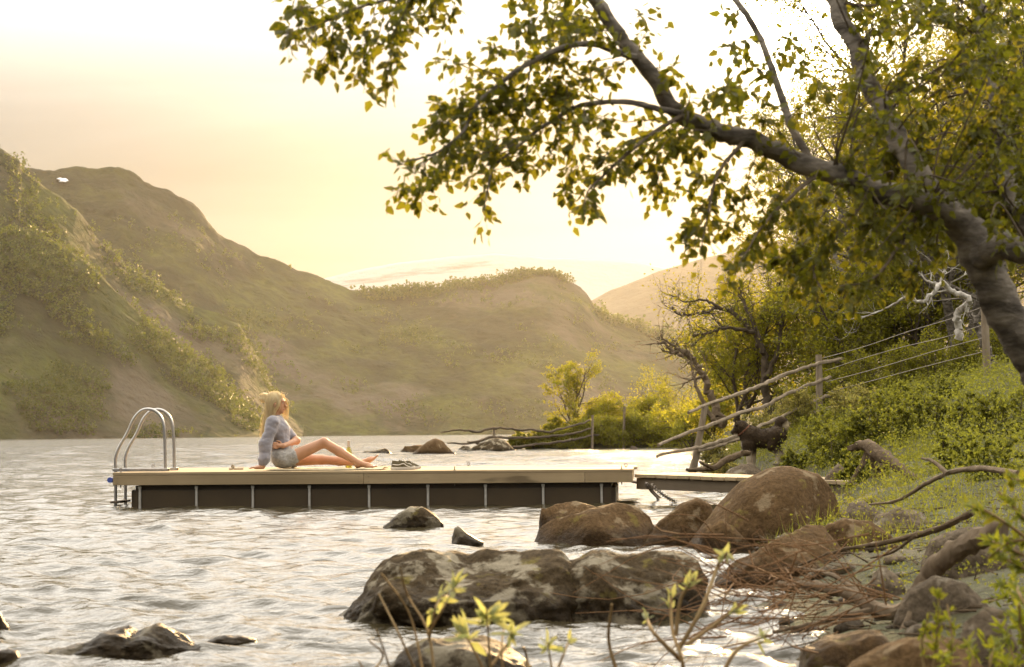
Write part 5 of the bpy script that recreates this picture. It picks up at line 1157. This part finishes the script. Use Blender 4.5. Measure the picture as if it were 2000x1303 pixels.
# thicket behind the fence
TH = [(1462, 805, 215, 40, 'leafy willow tree nearest the bay in the thicket', ML_a, 4), (1450, 815, 290, 36, 'full golden-green tree behind the half-bare birch', ML_a, 4), (1520, 815, 312, 37, 'tall golden-green birch in the middle of the thicket', ML_b, 3), (1590, 800, 300, 36, 'bushy birch behind the upper fence post', ML_a, 4),
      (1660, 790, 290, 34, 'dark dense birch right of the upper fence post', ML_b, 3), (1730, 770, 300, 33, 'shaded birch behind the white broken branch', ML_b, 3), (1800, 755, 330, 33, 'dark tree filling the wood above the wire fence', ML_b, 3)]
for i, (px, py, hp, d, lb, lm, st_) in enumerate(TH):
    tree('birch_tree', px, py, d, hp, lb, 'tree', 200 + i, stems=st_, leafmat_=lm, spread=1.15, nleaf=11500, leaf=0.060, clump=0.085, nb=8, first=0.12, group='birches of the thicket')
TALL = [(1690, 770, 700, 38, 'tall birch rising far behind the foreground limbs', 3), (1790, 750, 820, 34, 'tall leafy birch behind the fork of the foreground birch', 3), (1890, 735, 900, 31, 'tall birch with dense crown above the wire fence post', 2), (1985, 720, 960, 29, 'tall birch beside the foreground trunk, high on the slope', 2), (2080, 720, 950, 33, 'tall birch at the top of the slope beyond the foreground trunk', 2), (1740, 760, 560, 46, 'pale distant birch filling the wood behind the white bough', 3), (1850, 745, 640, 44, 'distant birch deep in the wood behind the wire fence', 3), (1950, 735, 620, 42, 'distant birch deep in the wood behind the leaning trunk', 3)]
for i, (px, py, hp, d, lb, st_) in enumerate(TALL):
    tree('birch_tree', px, py, d, hp, lb, 'tree', 230 + i, stems=st_, leafmat_=ML_b, bark=M_bark, spread=1.0, nleaf=15000, leaf=0.065, clump=0.06, nb=10, first=0.2, group='tall birches on the slope')
# white broken birch branch
lined_tree('broken_birch', 22, [([(1875, 660), (1872, 610), (1886, 598), (1895, 592), (1862, 570), (1835, 555), (1828, 565), (1800, 588), (1770, 580)], 0.05, 0.014, -0.4), ([(1835, 556), (1845, 530), (1850, 505)], 0.022, 0.006, 0), ([(1835, 556), (1810, 548), (1795, 530)], 0.018, 0.005, 0), ([(1770, 580), (1735, 600), (1690, 618), (1650, 625)], 0.015, 0.004, 0.3)], 'broken white birch bough hanging in the dark wood', 'tree', M_barkw, twigs=20, twl=0.6, seed=8)
lined_tree('dead_tree', 25, [([(1955, 740), (1930, 690), (1905, 630), (1888, 600), (1870, 560)], 0.07, 0.02, 0.4), ([(1905, 630), (1925, 590), (1930, 560)], 0.03, 0.01, 0)], 'leaning grey trunk beside the wire fence post', 'tree', M_bark, twigs=14, twl=0.6, seed=9)

# ---- shrubs of the bank, each a thing
SH = [(1400, 880, 60, 30, ML_c, 'pale willow shrub at the foot of the leaning fence post'), (1428, 915, 44, 26.5, ML_c, 'pale willow shrub by the water behind the front legs of the dog'), (1490, 850, 62, 29, ML_c, 'silvery willow shrub behind the middle rail of the fence'), (1560, 860, 70, 28, ML_c, 'silvery willow shrub below the upper fence post'), (1556, 925, 40, 22.5, ML_d, 'leafy green shrub covering the hind legs of the dog'),
      (1612, 925, 60, 21.5, ML_d, 'round green shrub right of the dog'), (1640, 905, 72, 20.5, ML_d, 'green shrub behind the driftwood stump'), (1655, 815, 60, 25.5, ML_c, 'pale shrub right of the upper fence post'), (1705, 870, 70, 20.5, ML_d, 'shrub behind the beak of the driftwood stump'), (1770, 875, 68, 19.5, ML_d, 'bushy shrub in the middle of the green bank'),
      (1840, 880, 66, 18.5, ML_d, 'shrub above the grey rock on the green bank'), (1900, 885, 70, 17.5, ML_d, 'shrub below the pale stone on the green bank'), (1970, 905, 80, 16, ML_d, 'shrub at the right end of the green bank'), (1760, 800, 55, 23, ML_d, 'small shrub at the edge of the wood'), (1690, 800, 60, 24.5, ML_c, 'twiggy pale shrub at the foot of the wire fence'), (1840, 780, 50, 22.5, ML_d, 'small shrub under the broken white bough')]
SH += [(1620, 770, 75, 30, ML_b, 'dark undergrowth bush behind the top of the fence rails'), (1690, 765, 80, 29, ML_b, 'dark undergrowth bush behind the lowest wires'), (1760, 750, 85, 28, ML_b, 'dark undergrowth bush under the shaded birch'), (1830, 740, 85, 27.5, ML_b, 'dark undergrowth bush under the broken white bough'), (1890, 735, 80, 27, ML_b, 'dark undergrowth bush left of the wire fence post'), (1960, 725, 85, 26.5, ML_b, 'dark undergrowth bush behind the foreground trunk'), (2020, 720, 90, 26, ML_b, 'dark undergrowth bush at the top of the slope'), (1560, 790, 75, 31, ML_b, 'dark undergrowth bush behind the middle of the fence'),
       (1610, 880, 72, 22.5, ML_d, 'shrub halfway up the bank behind the round green shrub'), (1735, 835, 66, 21.5, ML_d, 'shrub halfway up the bank below the wire fence'), (1810, 840, 70, 20.0, ML_d, 'shrub in the upper middle of the green bank'), (1690, 935, 52, 15.8, ML_d, 'small shrub at the foot of the driftwood stump'), (1880, 930, 60, 14.5, ML_d, 'low shrub below the long thin dead branch'), (1950, 950, 70, 12.5, ML_d, 'shrub in the lower bank beside the leaning willow')]
for i, (px, py, hp, d, lm, lb) in enumerate(SH):
    q = P(px, py, d); z = gz(q.x, q.y); t_ = tree('shrub', px, py, d, hp * 1.3, lb, 'shrub', 300 + i, stems=8, leafmat_=lm, spread=1.5, levels=2, nleaf=4600, leaf=0.036, clump=0.10, nb=6, first=0.1, r0=0.010, group='shrubs on the bank')
    t_.location.z = z - 0.02
# low leafy cover and grass on the slope: stuff
def cover():
    g = np.random.default_rng(41); n = 8200; Y = 6 + 37 * g.uniform(0, 1, n) ** 0.8; s = 0.35 + np.abs(g.normal(0, 3.2, n)); X = np.interp(Y, SY, SX) + s
    den = fbm(np.stack([X * 0.8, Y * 0.6, X * 0], -1), 3); keep = (den > -0.25) & (X / Y < 0.36); X, Y, den, s = X[keep], Y[keep], den[keep], s[keep]; Z = ground_z(X, Y); hgt = np.clip(0.16 + 0.62 * den + 0.06 * g.normal(size=len(X)), 0.04, 0.62) * np.clip(0.4 + s * 0.4, 0.4, 1)
    k = 26; pos = np.repeat(np.stack([X, Y, Z], -1), k, 0) + g.normal(0, 1, (len(X) * k, 3)) * np.repeat(np.stack([hgt * 0.7, hgt * 0.7, hgt * 0], -1), k, 0); pos[:, 2] += np.repeat(hgt, k) * g.uniform(0, 1, len(pos)) ** 0.7
    V, F = lf_quads(pos, g.uniform(0.014, 0.036, len(pos)) * np.clip(pos[:, 1] / 16, 0.55, 1.1), g, 0.5)
    tag(obj('ground_cover', np_mesh('ground_cover', V, F, False), ML_d), 'low leafy heath and herbs covering the slope', 'ground cover', kind='stuff')
    # grass blades
    n = 16000; Y = 9 + 22 * g.uniform(0, 1, n); s = np.abs(g.normal(2.4, 1.8, n)); X = np.interp(Y, SY, SX) + s; kp = (X / Y < 0.34); X, Y = X[kp], Y[kp]; Z = ground_z(X, Y); n = len(X)
    a = g.uniform(0, 6.28, n); h = g.uniform(0.06, 0.17, n); ln = g.normal(0, 0.05, (n, 2)); w = 0.004
    b = np.stack([X, Y, Z - 0.01], -1); sd = np.stack([np.cos(a) * w, np.sin(a) * w, 0 * a], -1); tip = b + np.stack([ln[:, 0], ln[:, 1], h], -1)
    V = np.stack([b - sd, b + sd, tip], 1).reshape(-1, 3); tag(obj('grass', np_mesh('grass', V, np.arange(3 * n).reshape(-1, 3), False), ML_d), 'fine green grass on the slope among the shrubs', 'grass', kind='stuff')
cover()
# ================================================================== foreground birch
def front_birch():
    g = np.random.default_rng(17)
    base_ = P(2105, 960, 6.1); T = empty('birch_tree', base_, 'gnarled foreground birch leaning out over the shore with the sun behind', 'tree')
    def limb(pl, d0, d1, r0, r1, nm, seg=12):
        n = len(pl) * 7; pts = resample(np.array([P(x, y, d0 + (d1 - d0) * i / (len(pl) - 1)) for i, (x, y) in enumerate(pl)]), n); pts = pts + np.stack([fbm(pts * 9 + q * 7, 3) for q in range(3)], -1) * min(r0, 0.03) * 0.7
        add_w(MB().tube(pts, [r0, r1], seg, lump=0.05, seed=len(pl)), nm, M_bark if r0 > 0.01 else M_barkd, T); return pts
    LM = {}
    LM['t'] = limb([(2105, 960), (2070, 820), (2010, 680), (1950, 590), (1915, 510), (1880, 440), (1860, 415)], 6.1, 6.0, 0.075, 0.052, 'trunk', 16)
    LM['1'] = limb([(1885, 440), (1830, 402), (1750, 385), (1660, 355), (1560, 312), (1480, 282), (1400, 255), (1330, 224), (1285, 172), (1240, 110), (1195, 50), (1150, -20), (1110, -90)], 6.0, 5.6, 0.042, 0.018, 'limb')
    LM['2'] = limb([(1878, 438), (1805, 352), (1752, 270), (1702, 172), (1655, 65), (1620, -30), (1600, -120)], 6.02, 6.5, 0.040, 0.026, 'limb')
    LM['3'] = limb([(1915, 505), (1965, 480), (2030, 500), (2120, 470)], 6.0, 5.7, 0.045, 0.03, 'limb')
    LM['4'] = limb([(2040, 490), (1985, 400), (1958, 285), (1938, 165), (1912, 20), (1895, -80)], 6.3, 7.0, 0.036, 0.024, 'limb')
    LM['5'] = limb([(1590, 322), (1540, 230), (1512, 148), (1480, 62), (1425, -12), (1390, -60)], 5.95, 6.2, 0.014, 0.010, 'limb', 8)
    LM['6'] = limb([(1240, 112), (1150, 86), (1060, 110), (990, 152), (930, 205), (900, 260), (850, 300), (790, 318)], 5.65, 5.3, 0.012, 0.0025, 'limb', 7)
    LM['7'] = limb([(1328, 222), (1220, 198), (1130, 208), (1065, 245), (1000, 292), (960, 335), (946, 395)], 5.7, 5.4, 0.011, 0.002, 'limb', 7)
    LM['8'] = limb([(1330, 226), (1272, 262), (1202, 322), (1152, 370), (1140, 400)], 5.7, 5.3, 0.008, 0.002, 'limb', 6)
    LM['9'] = limb([(1130, -80), (1000, -95), (900, -45), (800, -12), (700, 15), (620, 48), (555, 70)], 5.6, 5.2, 0.012, 0.002, 'limb', 7)
    LM['a'] = limb([(1455, 275), (1402, 340), (1382, 420), (1370, 485)], 5.8, 5.5, 0.007, 0.002, 'limb', 6)
    LM['b'] = limb([(1605, 332), (1545, 385), (1490, 440), (1445, 515)], 5.9, 5.5, 0.008, 0.002, 'limb', 6)
    LM['c'] = limb([(1702, 370), (1645, 450), (1590, 525), (1605, 565)], 5.9, 5.6, 0.008, 0.002, 'limb', 6)
    LM['d'] = limb([(1805, 400), (1755, 480), (1705, 545), (1640, 560)], 6.0, 5.6, 0.008, 0.002, 'limb', 6)
    tw = [# cluster top left
        [(760, 0), (730, 90), (690, 150)], [(770, 0), (758, 100), (752, 165)], [(660, 28), (640, 90), (622, 142)], [(700, -10), (640, 5), (570, 18)], [(880, -40), (830, 20), (790, 52)], [(910, -40), (885, 10), (868, 45)], [(850, -20), (842, 30)], [(640, 40), (590, 62), (555, 66)], [(740, 10), (715, 60), (705, 128)], [(690, 20), (672, 60), (650, 92)], [(620, 45), (612, 82)], [(800, -10), (790, 40), (770, 70)], [(720, 0), (690, 20), (660, 20)],
        # big left cluster
        [(990, 152), (930, 132), (872, 118)], [(970, 168), (900, 188), (848, 206)], [(900, 258), (865, 330), (800, 392)], [(850, 300), (800, 325), (768, 318)], [(880, 290), (835, 350), (786, 368)], [(1060, 110), (1000, 98), (950, 92)], [(1000, 155), (960, 220), (895, 248)], [(930, 205), (880, 235), (850, 240)], [(1010, 140), (990, 190), (930, 205)], [(1040, 120), (1020, 180), (990, 240)], [(1090, 98), (1060, 160), (1040, 210)], [(1120, 92), (1100, 150), (1110, 190)], [(940, 200), (900, 210), (860, 250)],
        [(1065, 245), (1000, 325), (905, 338)], [(1000, 292), (945, 300), (885, 285)], [(1130, 208), (1050, 190), (965, 200)], [(1065, 245), (1015, 250), (935, 255)], [(960, 335), (950, 380), (945, 408)], [(1100, 220), (1080, 290), (1020, 335)], [(1040, 265), (990, 270), (960, 310)], [(1150, 205), (1120, 260), (1090, 290)], [(1180, 200), (1140, 170), (1060, 165)], [(1010, 285), (970, 300), (900, 300)],
        # upper middle
        [(1195, 45), (1110, 30), (1035, 18)], [(1190, 60), (1090, 62), (1000, 45)], [(1150, -20), (1085, 10), (1015, 60)], [(1230, 100), (1150, 120), (1060, 115)], [(1240, 110), (1262, 60), (1258, 18)], [(1285, 150), (1292, 108)], [(1170, 20), (1120, 70), (1060, 80)], [(1130, -40), (1060, -10), (1000, 5)], [(1240, 112), (1180, 140), (1120, 145)], [(1220, 90), (1160, 60), (1100, 40)],
        # lower middle
        [(1272, 262), (1185, 300), (1092, 342)], [(1202, 322), (1135, 345), (1100, 378)], [(1300, 240), (1210, 235), (1130, 235)], [(1330, 230), (1262, 300), (1232, 338)], [(1340, 235), (1292, 320), (1288, 372)], [(1300, 250), (1240, 280), (1180, 340)], [(1400, 255), (1352, 300), (1322, 368)], [(1402, 340), (1440, 400), (1410, 455)], [(1382, 420), (1352, 458)], [(1480, 282), (1462, 350), (1472, 400)], [(1440, 270), (1420, 330), (1360, 345)], [(1390, 255), (1330, 270), (1262, 285)], [(1390, 370), (1360, 420), (1345, 465)], [(1360, 245), (1310, 290), (1260, 320)], [(1400, 255), (1330, 250), (1290, 290)],
        # lower right fringe
        [(1660, 355), (1602, 430), (1545, 500), (1500, 485)], [(1752, 385), (1692, 460), (1652, 540)], [(1560, 312), (1522, 380), (1452, 500)], [(1530, 400), (1480, 470), (1430, 525)], [(1620, 480), (1570, 520), (1545, 500)], [(1640, 450), (1600, 500), (1560, 560)], [(1755, 480), (1720, 540), (1665, 565)], [(1850, 420), (1800, 500), (1770, 550)], [(1800, 400), (1760, 450), (1720, 500)], [(1600, 330), (1570, 400), (1580, 450)], [(1700, 370), (1660, 420), (1600, 440)], [(1650, 350), (1610, 380), (1540, 400)], [(1500, 290), (1500, 350), (1530, 400)],
        # above the long limb
        [(1330, 220), (1345, 180), (1310, 140)], [(1400, 250), (1380, 200), (1430, 170)], [(1480, 280), (1440, 230), (1400, 190)], [(1560, 310), (1520, 250), (1460, 215)], [(1530, 220), (1480, 190), (1420, 160)], [(1512, 150), (1470, 130), (1420, 90)], [(1490, 80), (1440, 80), (1415, 100)], [(1540, 230), (1590, 180), (1560, 120)], [(1500, 120), (1550, 90), (1530, 60)], [(1445, 15), (1420, 40)]]
    mb = MB(); LP, LD, LS = [], [], []
    def leafy(pts, r0, dens=0.010, side=True, sz=0.034):
        mb.tube(pts, [r0, r0 * 0.35], 4, cap=False); L_ = np.linalg.norm(np.diff(pts, axis=0), axis=1).sum(); n = max(3, int(L_ / dens)); q = resample(pts, n); T_ = np.gradient(q, axis=0); T_ /= np.linalg.norm(T_, axis=1)[:, None] + 1e-9
        off = g.normal(0, 1, (n, 3)); off /= np.linalg.norm(off, axis=1)[:, None]; d_ = T_ * 0.5 + off; LP.append(q + off * g.uniform(0.004, 0.016, (n, 1))); LD.append(d_); LS.append(sz * g.uniform(0.6, 1.15, n))
        if side:
            for k in range(max(2, int(L_ / 0.038))):
                a = g.integers(max(1, n // 6), n); v = T_[a] * 0.6 + g.normal(0, 0.6, 3) + np.array([0, 0, -0.45]); v /= np.linalg.norm(v); ln = g.uniform(0.035, 0.10); sub = np.array([q[a], q[a] + v * ln * 0.5 + g.normal(0, 0.005, 3), q[a] + v * ln + np.array([0, 0, -0.012])]); leafy(sub, 0.0011, 0.0125, False, sz)
    for pl in tw:
        d0 = float(np.interp(pl[0][0], [600, 1300, 1900], [5.3, 5.7, 6.0])) + g.normal(0, 0.12)
        pts = resample(np.array([P(x, y, d0 + g.normal(0, 0.05) * i) for i, (x, y) in enumerate(pl)]), 10); pts = pts + np.stack([fbm(pts * 14 + q * 3, 2) for q in range(3)], -1) * 0.02; leafy(pts, 0.0022)
    for k_ in ('6', '7', '8', '9', 'a', 'b', 'c', 'd'): 
        p_ = LM[k_]; leafy(p_[len(p_) // 3:], 0.0015, 0.012)
    # the fuller right-hand side of the crown
    def inside(px, py):
        return px > 1640 + max(0, (120 - py)) * 0.4 and py < 540 + (px - 1700) * 0.05
    src = [LM['1'][:28], LM['2'], LM['4'], LM['3'], LM['t'][20:]]; made = 0
    for k in range(900):
        if made >= 150: break
        px = g.uniform(1650, 2040); py = g.uniform(-60, 500)
        if not inside(px, py): continue
        end = np.array(P(px, py, 6.2 + g.normal(0.35, 0.5))); best = min(((np.linalg.norm(s - end, axis=1).min(), j) for j, s in enumerate(src))); s_ = src[best[1]]; a = s_[np.linalg.norm(s_ - end, axis=1).argmin()]
        if best[0] > 0.75: continue
        mid = (a + end) / 2 + np.array([0, 0, 0.04]) + g.normal(0, 0.05, 3); L_ = np.linalg.norm(end - a)
        st_ = end + (a - end) * min(1, 0.30 / max(L_, 0.01)); mb.tube(resample(np.array([a, mid, end]), 10), [0.0045, 0.0016], 4, cap=False); leafy(resample(np.array([st_, (st_ + end) / 2 + g.normal(0, 0.02, 3), end]), 8), 0.0016, 0.011); made += 1
    add_w(mb, 'twigs', M_barkd, T)
    pos = np.concatenate(LP); dr = np.concatenate(LD); sz = np.concatenate(LS)
    print('front leaves', len(pos))
    # the 300 outermost, largest-showing leaves as pieces of their own, the rest as one mass
    mx = np.argsort(pos[:, 0] * 1.0 - 0.0 * pos[:, 2])[:2600]; pick = g.choice(mx, 300, replace=False); rest = np.ones(len(pos), bool); rest[pick] = False
    V, F = leaves_np(pos[rest] - np.array(base_), dr[rest], sz[rest], g); o = obj('foliage', np_mesh('foliage', V, F, False), ML_fg, T); o['kind'] = 'stuff'
    lm = np_mesh('leaf', LEAF, LEAF_F, False); lm.materials.append(ML_fg)
    for i in pick:
        d_ = Vector(dr[i]) + Vector((0, 0, -0.5)); d_.normalize(); l_ = bpy.data.objects.new('leaf', lm); link(l_, T); q = d_.to_track_quat('X', 'Z').to_matrix() @ Matrix.Rotation(g.uniform(0, 6.28), 3, 'X'); l_.rotation_euler = q.to_euler(); l_.scale = (sz[i],) * 3; l_.location = Vector(pos[i]) - base_
front_birch()

# ================================================================== near willow shoots, out of focus
WL = np.array([(0, 0, 0), (0.30, 0.17, 0.04), (0.42, 0.0, -0.02), (0.30, -0.17, 0.04), (0.75, 0.12, 0.03), (0.75, -0.12, 0.03), (1.02, 0, -0.06)])
M_twig = simple('willow_twig', (0.20, 0.13, 0.06), (0.27, 0.19, 0.09), scale=30, rough=0.7)
def sprig(stems, d, label, seed, lm, leaf=0.05, nl=6, r=0.0035, spread=0.02):
    """stems = [(pixel polyline, leafy tip?)]"""
    g = np.random.default_rng(seed); b0 = P(*stems[0][0][0], d); o = empty('willow_shoot', b0, label, 'plant'); mb = MB(); pos, dr, sz = [], [], []
    for pl, lf in stems:
        pts = resample(np.array([P(x, y, d + g.normal(0, 0.04) * i) for i, (x, y) in enumerate(pl)]), 12); mb.tube(pts, [r, r * 0.5], 6)
        T_ = pts[-1] - pts[-3]; T_ /= np.linalg.norm(T_)
        for k in range(int(lf * 2.2)):
            a = g.uniform(0.80, 1.0) if lf < 9 else g.uniform(0.35, 1.0); q = pts[int(a * 11)]; v = T_ * 0.75 + g.normal(0, 0.55, 3); pos.append(q + g.normal(0, 0.003, 3)); dr.append(v); sz.append(leaf * 0.8 * g.uniform(0.65, 1.15))
    add_w(mb, 'stem', M_twig, o); pos = np.array(pos); dr = np.array(dr); sz = np.array(sz); lme = np_mesh('leaf', WL, LEAF_F, True); lme.materials.append(lm)
    for i in range(len(pos)):
        d_ = Vector(dr[i]).normalized(); l_ = bpy.data.objects.new('leaf', lme); link(l_, o); l_.rotation_euler = (d_.to_track_quat('X', 'Z').to_matrix() @ Matrix.Rotation(g.uniform(0, 6.28), 3, 'X')).to_euler(); l_.scale = (sz[i],) * 3; l_.location = Vector(pos[i]) - b0
    return o
ML_s = leafmat('downy_willow_leaf', (0.26, 0.27, 0.13), (0.32, 0.33, 0.17), trans=0.5, tcol=(0.48, 0.50, 0.16))
ML_g = leafmat('fresh_willow_leaf', (0.10, 0.13, 0.02), (0.15, 0.17, 0.03), trans=0.5, tcol=(0.42, 0.42, 0.03))
sprig([([(850, 1330), (835, 1230), (800, 1170), (782, 1110)], 0), ([(838, 1250), (850, 1190), (875, 1150)], 9), ([(830, 1330), (800, 1200), (745, 1120)], 0), ([(835, 1240), (870, 1180), (895, 1135)], 6), ([(820, 1330), (780, 1240), (740, 1160)], 0)], 4.3, 'willow shoot with downy leaf tufts in front of the long rock', 401, ML_s, leaf=0.055)
sprig([([(960, 1340), (955, 1260), (950, 1190)], 8), ([(985, 1340), (980, 1280), (985, 1220)], 0), ([(960, 1300), (990, 1260), (1000, 1235)], 7), ([(950, 1320), (920, 1260), (905, 1235)], 6)], 4.1, 'willow shoot with large upright pale leaves before the nearest brown rock', 402, ML_s, leaf=0.065)
sprig([([(1085, 1340), (1075, 1290), (1070, 1255)], 5), ([(1080, 1330), (1100, 1280), (1112, 1250)], 2), ([(1040, 1340), (1030, 1290), (1020, 1262)], 0)], 4.2, 'short two-leaved willow shoot over the open water', 403, ML_s, leaf=0.05)
sprig([([(1340, 1340), (1330, 1280), (1315, 1240), (1310, 1150)], 4), ([(1325, 1270), (1370, 1190), (1400, 1110), (1420, 1080)], 6), ([(1215, 1340), (1190, 1260), (1195, 1180)], 0), ([(1330, 1290), (1280, 1240), (1260, 1200)], 3), ([(1340, 1260), (1410, 1210), (1450, 1180)], 4), ([(1320, 1240), (1330, 1170), (1355, 1130)], 7), ([(1400, 1340), (1440, 1270), (1500, 1240)], 4)], 4.6, 'branching bare willow bush against the glittering water', 404, ML_s, leaf=0.045, r=0.006)
sprig([([(700, 1340), (745, 1290), (720, 1250)], 0), ([(770, 1340), (750, 1270), (735, 1230)], 0), ([(730, 1340), (700, 1290)], 0)], 4.2, 'bare thin twigs at the water edge left of the nearest rock', 405, ML_s, leaf=0.03)
sprig([([(1820, 1330), (1830, 1240), (1835, 1150)], 26), ([(1850, 1330), (1860, 1250), (1850, 1180)], 20), ([(1810, 1330), (1800, 1260), (1815, 1200)], 14)], 4.4, 'bright green willow shoots standing before the wide rounded rock', 406, ML_g, leaf=0.034)
sprig([([(1890, 1340), (1900, 1290), (1890, 1250)], 16), ([(1930, 1340), (1935, 1290), (1950, 1250)], 14), ([(1860, 1340), (1850, 1300), (1840, 1280)], 12)], 4.0, 'low fresh green willow shoots at the foot of the pointed rock', 407, ML_g, leaf=0.034)
sprig([([(2060, 1100), (1990, 1040), (1930, 1000), (1880, 985)], 26), ([(2060, 1080), (1990, 1000), (1950, 960)], 22), ([(2060, 1150), (2000, 1110), (1950, 1085)], 26), ([(2060, 1120), (1990, 1080), (1920, 1050)], 24), ([(2060, 1000), (2010, 950), (1975, 935)], 18), ([(2040, 1060), (1970, 1060), (1930, 1090)], 20)], 4.6, 'leafy willow branch leaning in over the pale flat-topped rock', 408, ML_g, leaf=0.042, r=0.005)
sprig([([(2080, 1320), (2020, 1260), (1985, 1200)], 18), ([(2080, 1280), (2010, 1190), (1980, 1130)], 16), ([(2060, 1340), (1990, 1310), (1950, 1290)], 14), ([(2060, 1300), (2000, 1240), (1990, 1180)], 9)], 4.0, 'shaded willow branch at the lower edge of the bank', 409, ML_g, leaf=0.042, r=0.005)
sprig([([(1990, 1340), (1975, 1270), (1950, 1215)], 16), ([(1960, 1340), (1950, 1290), (1915, 1240)], 14), ([(2010, 1330), (2000, 1260), (1995, 1215)], 16), ([(1930, 1340), (1910, 1310), (1880, 1290)], 12)], 4.8, 'dark leafy willow clump crowding the pointed rock', 410, ML_g, leaf=0.042, r=0.004)
sprig([([(2050, 1180), (1990, 1150), (1940, 1140)], 18), ([(2050, 1200), (1980, 1170), (1930, 1175)], 18), ([(2050, 1220), (1990, 1200), (1960, 1205)], 14)], 5.6, 'dark willow twigs hanging between the weathered grey rock and the bank', 411, ML_g, leaf=0.042, r=0.004)
# ================================================================== haze
def haze():
    lo = Vector((-1600, -60, -3.0)); hi = Vector((1900, 3100, 330))
    mb = MB(); mb.box((lo + hi) / 2, hi - lo)
    m = bpy.data.materials.new('haze_air'); m.use_nodes = True; t = m.node_tree; t.nodes.clear()
    out = N(t, 'ShaderNodeOutputMaterial'); v = N(t, 'ShaderNodeVolumePrincipled')
    v.inputs['Color'].default_value = (0.95, 0.92, 0.86, 1); v.inputs['Density'].default_value = HAZE_D; v.inputs['Anisotropy'].default_value = 0.64
    t.links.new(v.outputs[0], out.inputs['Volume'])
    o = mb.build('haze', m, smooth=False); o.display_type = 'WIRE'
    return tag(o, 'thin golden evening haze over the lake', 'haze', kind='stuff')
HAZE_D = 0.000028
haze()
